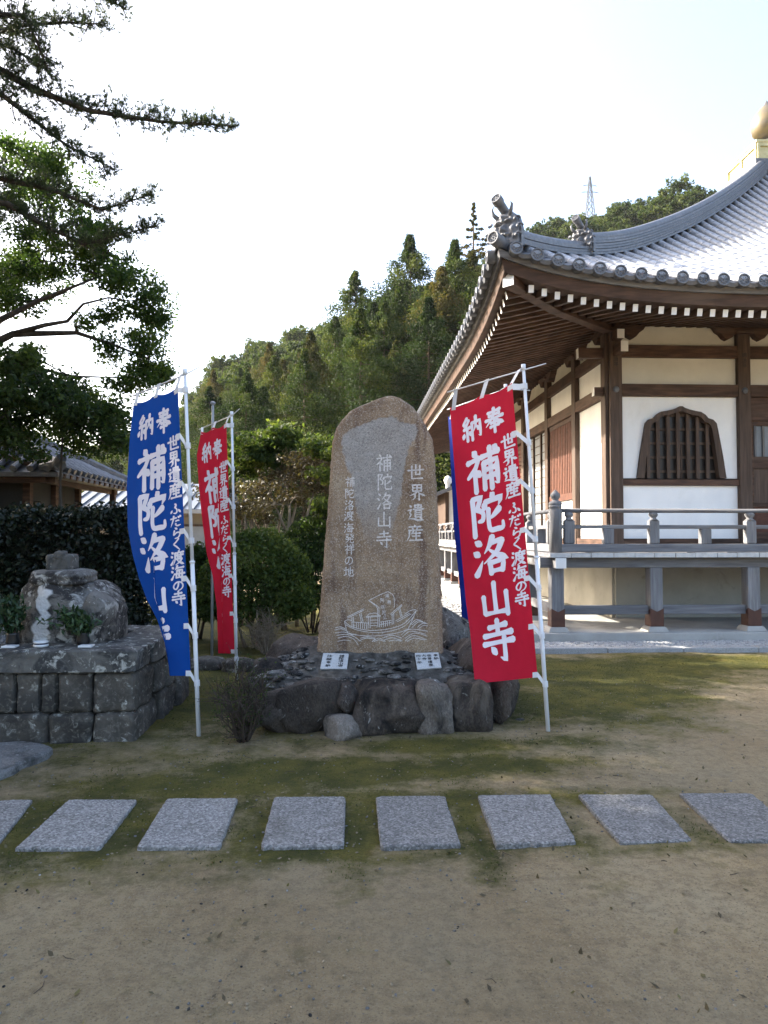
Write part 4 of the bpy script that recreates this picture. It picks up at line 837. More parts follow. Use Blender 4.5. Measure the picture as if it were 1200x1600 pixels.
SY = 6.0
stele = thing('carved_stele', 'tall rounded brown granite stele carved with white characters and a ship', 'monument', (.24, SY, .45))
OUT_L = [(1030, 494), (1018, 495), (960, 499), (900, 503.5), (850, 507), (800, 511.5), (740, 515.5), (690, 519), (668, 525), (655, 534), (640, 548), (633, 562), (628, 575), (622, 590), (618.5, 600), (616.5, 608)]
OUT_R = [(1030, 694), (1018, 693.5), (950, 692), (900, 690), (840, 687), (780, 684.5), (720, 681), (685, 677), (668, 668), (655, 661), (645, 655), (634, 646), (627, 636), (621, 627), (618.5, 620), (616.5, 610)]
def lut(tab, y):
    for (a, b), (c, d) in zip(tab, tab[1:]):
        if c <= y <= a: return b + (d - b) * (a - y) / (a - c + 1e-9)
    return tab[0][1] if y > tab[0][0] else tab[-1][1]
PANEL = [(535, 681), (548, 670), (590, 654), (612, 650), (619, 653), (625, 659), (640, 661), (649, 663), (652, 669), (651, 679), (643, 692), (637.5, 706), (634, 721), (631, 739), (628, 761), (625, 783), (619, 805), (612, 835), (602, 870), (585, 880), (572, 850), (563, 815), (556, 795), (553, 770), (550, 745), (542, 728), (537, 710), (533, 692)]
def inside(px, py, poly):
    c = False; n = len(poly)
    for i in range(n):
        (x1, y1), (x2, y2) = poly[i], poly[(i + 1) % n]
        if (y1 > py) != (y2 > py) and px < (x2 - x1) * (py - y1) / (y2 - y1) + x1: c = not c
    return c
def face_y(px, py):      # depth of the rough front face
    p = inside(px, py, PANEL) * (1 - smooth(800, 870, py))
    return .010 * mnoise.noise((px * .02, py * .02, 2)) * (1 - .7 * p) + .004 * mnoise.noise((px * .12, py * .12, 5)) * (1 - p) + .004 * p
def stele_pt(px, py, off=0.0):
    q = at(px, py, SY); return Vector((q.x, SY + face_y(px, py) - off, q.z))
rows = [1030 - 3.2 * i for i in range(113)] + [671 - 1.6 * i for i in range(1, 27)] + [629 - .9 * i for i in range(1, 14)]; rows = [r for r in rows if r >= 616.8]
NC = 72; V = []; F = []; PA = []; O = Vector((.24, SY, .45)); TH = .36
for r in rows:
    jl = 1.6 * mnoise.noise((r * .09, 1, 0)) + 1.0 * mnoise.noise((r * .3, 7, 0)); jr = 1.6 * mnoise.noise((r * .09, 4, 0)) + 1.0 * mnoise.noise((r * .3, 9, 0))
    l, rr = lut(OUT_L, r) + jl, lut(OUT_R, r) + jr
    for i in range(NC):
        px = l + (rr - l) * i / (NC - 1); e = min(px - l, rr - px, (r - 616) * 1.2); q = stele_pt(px, r)
        q.y += .055 * math.exp(-e / 3.2) + .012 * math.exp(-e / 1.2) * mnoise.noise((px, r * .2, 3)); V.append(q - O)
        PA.append((1 - smooth(755, 880, r)) if inside(px + 1.5 * mnoise.noise((px * .2, r * .2, 8)), r + 1.5 * mnoise.noise((px * .2, r * .2, 3)), PANEL) else 0)
    for i in range(NC - 1, -1, -1):      # back
        px = l + (rr - l) * i / (NC - 1); e = min(px - l, rr - px, (r - 616) * 1.2); q = at(px, r, SY); q = Vector((q.x, SY + TH - .09 * math.exp(-e / 6) + .02 * mnoise.noise((px * .03, r * .03, 9)), q.z)); V.append(q - O); PA.append(0)
n = 2 * NC
for j in range(len(rows) - 1):
    for i in range(n): F.append((j * n + i, j * n + (i + 1) % n, (j + 1) * n + (i + 1) % n, (j + 1) * n + i))
b = (len(rows) - 1) * n
for i in range(NC - 1): F.append((b + i, b + i + 1, b + n - 2 - i, b + n - 1 - i)); F.append((i + 1, i, n - 1 - i, n - 2 - i))
def stele_mat():
    m, nt, b = node_mat('brown_granite_with_dressed_panel'); vec = coords(nt)
    c = ramp(nt, noise(nt, vec, 2.6, 7, .62), [(.28, (.135, .086, .054)), (.42, (.21, .144, .092)), (.55, (.275, .196, .128)), (.72, (.34, .26, .172))])
    v2 = coords(nt, (2.2, 1, .45)); c = mix(nt, ramp(nt, noise(nt, v2, 3.2, 5, .6), [(.54, (0, 0, 0)), (.66, (.75,) * 3)]), c, (.105, .062, .046))
    g = nt.nodes.new('ShaderNodeTexVoronoi'); g.inputs['Scale'].default_value = 135; nt.links.new(vec, g.inputs['Vector']); sp = nt.nodes.new('ShaderNodeSeparateColor'); nt.links.new(g.outputs['Color'], sp.inputs[0])
    p = ramp(nt, noise(nt, vec, 9, 5, .6), [(.3, (.245, .228, .212)), (.7, (.325, .305, .285))])
    a = nt.nodes.new('ShaderNodeAttribute'); a.attribute_name = 'panel'; f = math_n(nt, 'MULTIPLY', a.outputs['Fac'], ramp(nt, noise(nt, vec, 6, 5, .6), [(.2, (.85,) * 3), (.6, (1, 1, 1))])); c = mix(nt, f, c, p)
    c = mix(nt, ramp(nt, sp.outputs[0], [(.6, (0, 0, 0)), (.95, (.45,) * 3)]), c, (.06, .045, .04)); c = mix(nt, ramp(nt, sp.outputs[1], [(.66, (0, 0, 0)), (.97, (.4,) * 3)]), c, (.55, .5, .44))
    nt.links.new(c, b.inputs['Base Color']); b.inputs['Roughness'].default_value = .85; b.inputs['Specular IOR Level'].default_value = .25
    q = bump(nt, b, noise(nt, vec, 24, 8, .7), .5, .012); bump(nt, b, g.outputs['Distance'], .35, .004, q); return m
M['stele'] = stele_mat(); sm = np_mesh('stone_slab', V, F, M['stele'], smooth=True); pa = sm.attributes.new('panel', 'FLOAT', 'POINT'); pa.data.foreach_set('value', np.array(PA, np.float32)); inst('stone_slab', sm, stele)
def sfn(u, v, lay): return stele_pt(u, v, .0025 + .00022 * lay) - O
cols = [('世界遺産', [(649.6, 737.5), (651.5, 768.7), (650, 801), (648, 833)], 26, 26, 9.4), ('補陀洛山寺', [(600, 723), (601, 753), (601, 783), (600, 812), (600, 843)], 25, 27, 9.4), ('補陀洛渡海発祥の地', [(547, 753), (546, 771), (546, 789), (545, 806), (545, 825), (546, 841), (546, 858), (545, 876), (545, 893)], 15, 16, 9.6)]
for txt, ps, w, h, sw in cols: lettering('engraved_lettering', [(c, x, y, w, h) for c, (x, y) in zip(txt, ps)], sfn, M['palelet'], stele, sw)
# ship on the waves, engraved lines in picture units
SHIP = ['292 852 300 895 318 950', '292 852 335 888 420 915 520 925 640 912 740 880 800 830 852 768', '852 768 840 762 800 772 760 800', '318 945 400 962 520 968 640 955 720 940 785 915', '302 880 380 918 520 942 650 930 760 890 830 818', '785 918 812 860 852 768',
        '292 852 315 842 350 846', '310 820 445 755', '316 828 440 768', '350 822 350 900', '362 818 362 905', '408 795 424 862', '420 790 436 862', '350 858 480 868', '366 880 366 902', '384 862 384 905', '400 864 400 908', '416 866 416 910', '432 867 432 912', '448 868 448 912', '464 870 464 914',
        '478 812 478 908', '492 820 492 908', '458 815 575 808', '458 822 575 815', '470 808 490 795 540 790 562 806', '492 845 552 843', '492 868 552 866', '492 888 552 886', '552 818 552 900', '565 815 565 900',
        '570 880 660 862', '580 858 580 900', '596 855 596 898', '612 852 612 895', '628 850 628 892', '644 846 644 888', '648 800 740 720', '655 808 742 730', '664 800 664 880', '676 790 676 876', '712 750 732 820', '722 745 744 828', '690 850 800 790', '700 860 812 796', '570 860 660 845',
        '480 692 545 745 548 812', '560 745 562 805', '480 692 560 650 630 622', '630 622 670 648 682 700 678 752', '490 695 548 735 560 748',
        '220 905 262 897 300 915', '216 922 268 912 320 938', '216 945 290 938 360 962', '230 965 300 955 370 975 412 1008', '238 985 300 972 360 990 400 1040', '236 1012 290 1000 345 1008',
        '412 1003 460 985 530 992', '415 985 470 975 530 985', '505 1012 560 985 612 1012', '520 1012 562 998 600 1012', '590 985 660 962 740 985', '600 1000 665 982 740 1005', '640 1008 690 1000 735 1010', '765 1008 830 965 935 998', '765 985 840 945 938 970', '780 1010 840 985 920 1000', '735 960 800 915 940 930', '745 975 810 930 925 955', '800 888 850 840 905 858', '815 905 870 858 930 868', '820 880 860 850 900 852', '860 900 900 870 940 872', '870 910 910 885 942 890']
mb = MB()
for s in SHIP:
    a = [float(t) for t in s.split()]; q = [Vector((480 + a[i] / 5, 800 + a[i + 1] / 5)) for i in range(0, len(a), 2)]; pts = []
    if len(q) > 2:
        for i in range(len(q) - 1):
            p0, p1, p2, p3 = q[max(i - 1, 0)], q[i], q[i + 1], q[min(i + 2, len(q) - 1)]
            for k in range(5):
                t = k / 5; pts.append(.5 * (2 * p1 + (p2 - p0) * t + (2 * p0 - 5 * p1 + 4 * p2 - p3) * t * t + (3 * p1 - p0 - 3 * p2 + p3) * t ** 3))
    else: pts = [q[0].lerp(q[1], k / 4) for k in range(4)]
    pts.append(q[-1]); B = []
    for i, p in enumerate(pts):
        d = (pts[min(i + 1, len(pts) - 1)] - pts[max(i - 1, 0)]).normalized(); n = Vector((-d.y, d.x)) * .46; B += [stele_pt(p.x + n.x, p.y + n.y, .003) - O, stele_pt(p.x - n.x, p.y - n.y, .003) - O]
    mb.add(B, [(2 * i, 2 * i + 1, 2 * i + 3, 2 * i + 2) for i in range(len(pts) - 1)])
mb.build('engraved_ship', M['palelet'], stele)
lettering('sail_lettering', [(c, 480 + x / 5, 800 + y / 5, 6.2, 7) for c, x, y in (('南', 625, 655), ('無', 640, 705), ('阿', 585, 690), ('弥', 590, 745), ('陀', 600, 785), ('仏', 608, 822))], sfn, M['palelet'], stele, 10)

# plaques lying on the mound
for (quad, txt, lb) in ((((500, 1045), (542, 1045), (545, 1021), (505, 1020)), (('補陀洛山寺', .74), ('住職奉納', .27)), 'small pale stone plaque with two dark columns on the mound, beside the twiggy bush end'),
                        (((652, 1046), (690, 1043), (685, 1019), (648, 1020)), (('奉納', .85), ('世界遺産', .58), ('大寺', .36), ('四十年', .13)), 'small pale stone plaque with four dark columns on the mound, nearer the red banner')):
    A, B, C, D = at(*quad[0], 5.80), at(*quad[1], 5.80), at(*quad[2], 5.90), at(*quad[3], 5.90); nrm = (B - A).cross(D - A).normalized(); nrm = nrm if nrm.y < 0 else -nrm
    t = thing('stone_plaque', lb, 'plaque', tuple(A)); mb = MB(); k = nrm * .035
    mb.hexa([A - A - k, B - A - k, C - A - k, D - A - k, A - A, B - A, C - A, D - A]); mb.build('slab', M['plaque'], t, bevel=.004)
    def pfn(u, v, lay, A=A, B=B, C=C, D=D, nrm=nrm): return (D.lerp(C, u)).lerp(A.lerp(B, u), v) - A + nrm * (.002 + .0001 * lay)
    items = []
    for s, u in txt: items += [(c, u, .10 + .8 * (i + .5) / max(4, len(s)), .20, .155) for i, c in enumerate(s)]
    lettering('lettering', items, pfn, M['darklet'], t, 14)

# ------------------------------------------------------------------ stone platform, left
plat = thing('stone_platform', 'old lichened masonry platform with a thick cap, by the hedge', 'platform', (-2.6, 6, 0)); PO = Vector((-2.6, 6, 0))
def pX(px, Y=5.27): return at(px, 900, Y).x
def stonebox(c, h, seed, amp=.010, n=10):      # squared stone: worn arrises, chipped corners, uneven faces
    rn = random.Random(seed); idx = {}; V = []; F = []
    dx = [rn.uniform(-.05, .05) for _ in range(6)]
    def vid(i, j, k):
        q = (i, j, k)
        if q not in idx:
            u = Vector((-1 + 2 * i / n, -1 + 2 * j / n, -1 + 2 * k / n)); e = sorted(abs(t) for t in u)
            p = Vector((u.x * h[0], u.y * h[1], u.z * h[2])); p.x *= 1 + dx[0] * u.z * .35; p.z *= 1 + dx[1] * u.x * .2
            w = p + Vector(c) + Vector((seed * 1.7, 0, 0)); r = .010 + .012 * max(0, mnoise.noise(w * 7))
            if e[1] > .99: p -= Vector([math.copysign(r, t) if abs(t) > .99 else 0 for t in u]) * (1.0 if e[0] < .99 else 1.5)
            nr = Vector([t if abs(t) > .99 else 0 for t in u]); nr = nr.normalized() if nr.length else nr
            p += nr * (amp * mnoise.noise(w * 4) + amp * .8 * mnoise.noise(w * 13) + amp * .4 * mnoise.noise(w * 30)); idx[q] = len(V); V.append(p + Vector(c))
        return idx[q]
    for a in range(n):
        for b in range(n):
            for s in (0, n):
                F.append((vid(a, b, s), vid(a + 1, b, s), vid(a + 1, b + 1, s), vid(a, b + 1, s))[::1 if s else -1])
                F.append((vid(a, s, b), vid(a, s, b + 1), vid(a + 1, s, b + 1), vid(a + 1, s, b))[::1 if s else -1])
                F.append((vid(s, a, b), vid(s, a + 1, b), vid(s, a + 1, b + 1), vid(s, a, b + 1))[::1 if s else -1])
    m = MB(); m.add(V, F); return m
def block(x0, x1, y0, y1, z0, z1, seed, mat, name='block', p=9, amp=.035):
    c = Vector(((x0 + x1) / 2, (y0 + y1) / 2, (z0 + z1) / 2)) - PO
    return stonebox(c, ((x1 - x0) / 2 * 1.01, (y1 - y0) / 2, (z1 - z0) / 2 * 1.01), seed, .009 + amp * .12, 12 if name == 'block' else 22).build(name, M[mat], plat, smooth=True)
for k, (a, b) in enumerate(((-260, -150), (-148, -60), (-58, -2), (0, 25), (27.5, 65), (67, 90), (92.5, 145), (147.5, 211))): block(pX(a), pX(b), 5.27, 5.6, .205, .495, 500 + k, 'oldstone')
for k, (a, b) in enumerate(((-260, -120), (-118, -42), (-40, 76), (79, 146), (149, 213))): block(pX(a), pX(b), 5.255, 5.6, -.03, .205, 520 + k, 'oldstone')
xr = pX(211)
for k, (y0, y1, z0, z1) in enumerate(((5.30, 5.72, .2, .49), (5.30, 5.85, -.03, .2), (5.74, 6.05, .24, .49), (5.86, 6.3, -.03, .23), (6.06, 6.4, .22, .49), (6.32, 6.75, -.03, .25), (6.42, 6.76, .26, .48))):
    sh = (y0 - 5.3) * .06; block(xr - .28 + sh, xr + .012 + sh, y0, y1, z0, z1, 540 + k, 'oldstone', amp=.07, p=6)
block(pX(-260), pX(-70), 5.24, 5.62, .50, .665, 560, 'capstone', 'capstone', 12, .02); block(pX(-68), xr + .01, 5.24, 5.62, .50, .665, 561, 'capstone', 'capstone', 12, .02)
block(xr - .34, xr + .05, 5.63, 6.78, .50, .662, 562, 'capstone', 'capstone', 12, .02); block(pX(-260), xr - .36, 6.42, 6.8, .50, .66, 563, 'capstone', 'capstone', 12, .025)
mb = MB(); mb.box(pX(-255) - PO.x, xr - .06 - PO.x, 5.4 - PO.y, 6.7 - PO.y, 0, .60); mb.build('rubble_core', M['mortar'], plat)
peb = [boulder((0, 0, 0), (1, 1, 1), 600 + k, 2.4, .1, 1).mesh('pebble', M['granite'], True) for k in range(3)]
rnd = random.Random(5)
for s in range(3): merged('pebble_fill', peb[s], [Matrix.Translation((rnd.uniform(-3.6, xr - .3) - PO.x, rnd.uniform(5.6, 6.45) - PO.y, .605)) @ Matrix.Diagonal((rnd.uniform(.008, .02),) * 2 + (.012, 1)) for _ in range(500)], plat, None)

Yb = 5.86
c, h = pbox(34, 186, 910, 1016, Yb)
bt = thing('memorial_boulder', 'big pale lichened boulder sitting on the stone platform under two smaller stones', 'boulder', (c[0], Yb, .66))
def bl_(c2, h2, seed, p, amp, o, name, mat, par, sub=4): return boulder(Vector(c2) - Vector(o), h2, seed, p, amp, sub, 1.7, 9, .86).build(name, M[mat], par, smooth=True)
bl_((c[0], Yb, c[2]), (h[0] * 1.03, .30, h[1] * 1.05), 41, 5, .085, bt.location, 'main_rock', 'palestone', bt)
c2, h2 = pbox(140, 187, 924, 1016, 5.80); bl_((c2[0], 5.80, c2[2]), (h2[0], .28, h2[1]), 42, 5, .08, bt.location, 'side_lobe', 'palestone', bt)
LIME = [(50, 1010), (75, 1010), (77, 975), (73, 945), (76, 922), (62, 918), (56, 940), (60, 962), (53, 985)]
def project(p):
    d = Vector(p) - cam.matrix_world.translation; z = d.dot(FWD); return 600 + FPX * d.dot(RGT) / z, 800 - FPX * d.dot(UPV) / z
M['limed'] = M['palestone'].copy(); nt = M['limed'].node_tree; b_ = nt.nodes['Principled BSDF']; src = b_.inputs['Base Color'].links[0].from_socket
at_ = nt.nodes.new('ShaderNodeAttribute'); at_.attribute_name = 'lime'; nt.links.new(mix(nt, ramp(nt, at_.outputs['Fac'], [(.3, (0, 0, 0)), (.6, (.9,) * 3)]), src, (.62, .63, .64)), b_.inputs['Base Color'])
for o_ in bt.children:      # whitewash streak down the front of the boulder
    o_.data.materials[0] = M['limed']; la = o_.data.attributes.new('lime', 'FLOAT', 'POINT'); vals = []
    for v in o_.data.vertices:
        p = v.co + bt.location; q = project(p); vals.append(1.0 if p.y < Yb and inside(q[0], q[1], LIME) else 0.0)
    la.data.foreach_set('value', vals)
c, h = pbox(56, 142, 889, 915, Yb); o = boulder((0, 0, 0), (h[0] * 1.02, .22, h[1]), 43, 4, .06, 4, 2).build('flat_stone', M['palestone'], smooth=True, loc=(c[0], Yb, c[2])); tag(o, 'rounded flat lichened stone resting on the memorial boulder', 'stone')
c, h = pbox(79, 117, 866, 892, Yb); t = thing('cube_stone', 'small squared stone with a chip on top, topmost of the stacked stones', 'stone', (c[0], Yb, c[2]))
boulder((0, 0, 0), (h[0] * 1.03, .10, h[1] * 1.03), 44, 10, .03, 4, 2).build('squared_block', M['capstone'], t, smooth=True)
boulder((.01, -.06, h[1] * .8), (.055, .05, .045), 45, 2.4, .15, 3, 2).build('loose_chip', M['capstone'], t, smooth=True)
def vase(px, py, Y, hgt, lab): 
    p = at(px, py, Y); p.z = .664; t = tag(MB().lathe([(.034, 0), (.046, .01), (.05, hgt * .4), (.042, hgt * .85), (.046, hgt), (.038, hgt), (.034, hgt * .6)], n=18).build('flower_vase', M['black'], smooth=True, loc=tuple(p)), lab, 'vase'); return p
def spray(p, name, lab, seed, W_, H_, n, lean=(0, 0)):
    rnd = random.Random(seed); rng = np.random.default_rng(seed); mb = MB(); P = []; D = []
    for k in range(n):
        a = rnd.uniform(0, 6.28); q = rnd.uniform(.2, 1); e = Vector((math.cos(a) * W_ * q + lean[0], math.sin(a) * .5 * W_ * q + lean[1], .09 + H_ * (1 - .55 * q * q) * rnd.uniform(.6, 1)))
        pts = bezier((math.cos(a) * .012, math.sin(a) * .012, .06), e, rnd, .1, 7); mb.tube(pts, [.004, .0036, .003, .0026, .0022, .0018, .001], 4)
        for i in range(2, 7):
            for j in range(5): P.append(np.array(pts[i]) + rng.normal(size=3) * .016); D.append(np.array((pts[i] - pts[i - 1]).normalized()) + rng.normal(size=3) * .7)
    V, F = leaves(np.array(P), .062, .022, rng, .7, np.array(D), .1); t = thing(name, lab, 'branches', tuple(p)); mb.build('stems', M['barkdk'], t)
    inst('leaves', np_mesh('leaves', V, F, M['leaf_vase'], np.clip(rng.normal(size=len(P)) * .22 + .5, 0, 1)), t)
p = vase(20, 1005, 5.50, .10, 'black vase at the outer end of the platform, below the taller leafy spray'); spray(p, 'leafy_branches', 'taller upright spray of dark glossy leaves in the outer vase', 31, .14, .36, 22, (-.02, 0))
p = vase(130, 1005, 5.50, .10, 'black vase on the platform standing before the side of the boulder'); spray(p, 'leafy_branches', 'wider drooping spray of dark leaves leaning across the boulder front', 32, .22, .20, 22, (-.10, -.02))
p = at(64, 1008, 5.42); p.z = .664; t = thing('offering_bowl', 'small white bowl with a dark blue band on the platform edge', 'bowl', tuple(p))
MB().lathe([(.036, 0), (.052, .008), (.054, .02), (.05, .024)], n=20).build('bowl_body', M['porcelain'], t, smooth=True); MB().lathe([(.050, .0242), (.052, .028), (.050, .033)], n=20).build('blue_band', M['cobalt'], t, smooth=True); MB().lathe([(.050, .0332), (.053, .040), (.051, .045), (.046, .045), (.04, .03)], n=20).build('bowl_rim', M['porcelain'], t, smooth=True)
for px, lb in ((135, 'white square saucer under the vase before the boulder'), (16, 'white saucer under the outer vase')):
    p = at(px, 1012, 5.42); tag(MB().box(-.05, .05, -.04, .04, 0, .016).build('saucer', M['porcelain'], bevel=.004, loc=(p.x, 5.42, .664)), lb, 'saucer')

# ------------------------------------------------------------------ banners
def interp(tab, v):
    for a, b in zip(tab, tab[1:]):
        if v <= b[0]:
            f = (v - a[0]) / (b[0] - a[0]); f = f if f > 0 else 0; return [x + (y - x) * f for x, y in zip(a, b)]
    return list(tab[-1])
TXT = [('奉', .32, .100, .34, .088), ('納', .675, .102, .32, .090), ('補', .55, .256, .54, .152), ('陀', .55, .412, .54, .146), ('洛', .55, .558, .56, .136), ('山', .55, .712, .50, .132), ('寺', .56, .858, .52, .150)] + \
      [(c, .13, v, .235, .053) for c, v in zip('世界遺産', (.188, .243, .299, .355))] + [(c, .13, v, .20, .042) for c, v in zip('ふだらく', (.418, .461, .502, .541))] + [(c, .13, v, .225, .05) for c, v in zip('渡海', (.588, .640))] + [('の', .13, .686, .20, .040), ('寺', .135, .730, .225, .052)]
def banner(lab, mat, foot, topp, Y0, R0, R1, tilt, tab, bar, dep, text=True, tabs=7, lean_y=0.0, btilt=0.0):
    """tab rows: v, u1, x1, d1, u2, x2, d2, x3, d3 -- picture x of the cloth at u1, u2 and 1 with extra depth d"""
    A = gnd(*foot); Y0 = A.y; T = at(topp[0], topp[1], Y0 + lean_y); t = thing('nobori_banner', lab, 'banner', tuple(A)); o = A
    r = .0165
    mid = A.lerp(T, .47); mb = MB(); mb.tube([A - o - Vector((0, 0, .05)), mid - o], [r, r], 12); mb.build('lower_pole', M['steelw'], t, smooth=True)
    mb = MB(); mb.tube([mid - o, mid.lerp(T, .012) - o], [r * 1.25, r * 1.25], 12); mb.build('pole_joint', M['steelw'], t, smooth=True)
    mb = MB(); mb.tube([mid.lerp(T, .012) - o, T - o], [r * .82, r * .76], 12); mb.build('upper_pole', M['steelw'], t, smooth=True)
    mb = MB(); mb.tube([T - o - (T - A) * .004, T - o + (T - A) * .012], [r * 1.1, r * 1.1], 12); mb.build('pole_cap', M['steelw'], t, smooth=True)
    bl, br = at(bar[0], bar[1], Y0 + lean_y + dep * 1.05), at(bar[2], bar[3], Y0 + lean_y - dep * .33); mb = MB(); mb.tube([bl - o, T.lerp(bl, .0) - o + Vector((0, -.004, -.012)), br - o], [.006, .006, .004], 8); mb.build('crossbar', M['steelw'], t, smooth=True)
    def S(u, v):
        row = interp(tab, v); _, u1, x1, d1, u2, x2, d2, x3, d3 = row
        Rx = R0[0] + (R1[0] - R0[0]) * v; Ry = R0[1] + (R1[1] - R0[1]) * v
        if u <= u1: f = u / u1; x = Rx + (x1 - Rx) * f; d = d1 * f
        elif u <= u2: f = (u - u1) / (u2 - u1); x = x1 + (x2 - x1) * f; d = d1 + (d2 - d1) * f
        else: f = (u - u2) / (1 - u2); x = x2 + (x3 - x2) * f; d = d2 + (d3 - d2) * f
        py = Ry + (tilt * (1 - v) + btilt * v) * (Rx - x) / 75
        Y = Y0 + lean_y * (1 - v) + dep * (1 - .75 * v) * (Rx - x) / 75 + d
        w = .016 * math.sin(3.0 * u + 6 * v) * (.3 + v) * u + .007 * math.sin(9 * u + 11 * v + Y0) * u * (1 - .5 * v) + .006 * math.sin(14 * u - 5 * v) * math.exp(-v * 5) + .010 * mnoise.noise((u * 2.4, v * 6, Y0)) * u + .005 * mnoise.noise((u * 7, v * 11, Y0 + 4))
        sag = 5 * math.sin(math.pi * min(1, (u % .5) * 2)) * math.exp(-v * 28)
        return at(x, py + sag, Y + w)
    NU, NV = 44, 100; V = []; F = []
    for j in range(NV + 1):
        for i in range(NU + 1): V.append(S(i / NU, j / NV) - o)
    for j in range(NV):
        for i in range(NU): a = j * (NU + 1) + i; F.append((a, a + NU + 1, a + NU + 2, a + 1))
    inst('cloth', np_mesh('cloth', V, F, mat, smooth=True), t)
    if text:
        def fn(u, v, lay):
            p = S(u, v); e = .004; n = (S(u + e, v) - p).cross(S(u, v + e) - p).normalized(); n = n if n.y < 0 or abs(n.y) < 1e-6 else -n
            # on folded-back cloth the print turns with the cloth
            row = interp(tab, v)
            if row[1] < u < row[4] and row[5] > row[2]: n = -n
            return p + n * (.0035 + .00018 * lay) - o
        lettering('lettering', [(c, u, v, -w, h) for c, u, v, w, h in TXT], fn, M['let'], t, 14.6)
    for k in range(tabs):      # side tabs sag from the cloth edge to rings on the pole
        v = .006 + .985 * k / (tabs - 1) if k else .012; p0 = S(.08, v) - o; p1 = S(0, v) - o; q = A.lerp(T, ((p1 + o).z - (0 if k == 0 else .075) - A.z) / (T.z - A.z)) - o
        mb = MB(); hh = Vector((0, 0, .021)); fw = Vector((0, -.006, 0)); B = []
        for p in (p0 + fw, p1 + fw, p1.lerp(q, .55) + fw + Vector((0, 0, -.004)), q + Vector((-.012, -.018, 0))): B += [p + hh, p - hh]
        mb.add(B, [(0, 1, 3, 2), (2, 3, 5, 4), (4, 5, 7, 6)]); ax = (T - A).normalized(); mb.tube([q - ax * .022, q + ax * .022], [r * 1.32, r * 1.32], 10); mb.build('side_tab', M['tabs'], t)
    for u in (.06, .5, .95):
        p = S(u, .012) - o; f = max(0, min(1, u)); e = T.lerp(bl, f * .93) - o + Vector((0, -.004, .004)); d = (S(u + .02, .01) - S(u - .02, .01)).normalized() * .024; fw = Vector((0, -.007, 0)); mb = MB()
        mb.add([p - d + fw, p + d + fw, e + d + fw, e - d + fw, e - d - fw, e + d - fw], [(0, 1, 2, 3), (3, 2, 5, 4)]); mb.build('top_tab', M['tabs'], t)
    return t
def flat_rows(Rs, Ls):     # plain cloth: straight from the right edge to a free edge
    out = []
    for v, L, d in Ls:
        Rv = Rs[0][0] + (Rs[1][0] - Rs[0][0]) * v; out.append([v, .4, Rv + (L - Rv) * .4, d * .3, .6, Rv + (L - Rv) * .6, d * .55, L, d])
    return out
RR = ((800, 598), (840, 1058))
banner('nearer red banner with white brush lettering, in front of the temple corner', M['red'], (857, 1142), (818, 576), 5.4, *RR, 30, flat_rows(RR, [(0, 703, 0), (.15, 708, 0), (.3, 713, 0), (.5, 720, .0), (.7, 728, 0), (.82, 735, 0), (.92, 739, -.02), (1, 742, -.05)]), (699, 613, 853, 568), .42, lean_y=.05, btilt=8)
BB = ((278, 604), (298, 1056))
banner('blue banner with white brush lettering, folded lower half, by the stone platform', M['blue'], (311, 1150), (289, 583), 5.3, *BB, 27, [
    [0, .45, 247, 0, .5, 243.5, 0, 209, 0], [.12, .45, 247, 0, .5, 242, 0, 203, 0], [.3, .45, 247, 0, .5, 242.5, 0, 198, 0], [.45, .47, 244.5, 0, .52, 240, 0, 199.5, 0], [.55, .5, 243, 0, .55, 239, .005, 207, .01], [.64, .53, 240, 0, .66, 245, .04, 217, .03],
    [.72, .52, 242, 0, .75, 253, .05, 229, .04], [.80, .46, 252, 0, .80, 262, .06, 246, .05], [.88, .40, 258, 0, .82, 280, .07, 257, .06], [1, .36, 265, 0, .82, 288, .08, 267, .06]], (207, 619, 313, 573), .42, lean_y=.05)
FR = ((353.5, 660), (366.5, 1021))
banner('further red banner, narrow and half folded, behind the blue banner', M['red'], (370, 1062), (362, 648), 7.3, *FR, 27, [
    [0, .3, 340.5, 0, .36, 338, 0, 314.5, 0], [.1, .3, 341, 0, .36, 338, 0, 307.5, 0], [.25, .28, 341, 0, .42, 340, .03, 311, .02], [.4, .28, 342, 0, .5, 343, .05, 316, .03], [.55, .27, 343.5, 0, .55, 345, .06, 323, .04],
    [.65, .27, 345.5, 0, .75, 349, .07, 332, .05], [.8, .27, 347, 0, .85, 353, .08, 339, .05], [1, .27, 348, 0, .85, 359, .08, 341, .05]], (311, 671, 374, 639), .60)
NR = ((786, 628), (800, 1000))
banner('dark blue banner almost hidden behind the nearer red banner', M['navy'], (804, 1075), (790, 606), 6.9, *NR, 20, flat_rows(NR, [(0, 700, 0), (.25, 705, 0), (.5, 709, 0), (.75, 718, 0), (1, 724, 0)]), (699, 640, 828, 610), .5)
A = Vector((at(333, 800, 9.0).x, 9.0, 0)); T = at(332.5, 632, 9.0); t = thing('bare_pole', 'bare grey pole with a small cap standing behind the further red banner', 'pole', tuple(A))
MB().tube([(0, 0, -.1), T - A], [.018, .016], 10).build('shaft', M['steelg'], t, smooth=True); MB().lathe([(.02, 0), (.034, .008), (.034, .03), (.012, .04)], T - A, 12).build('cap', M['steelg'], t, smooth=True)

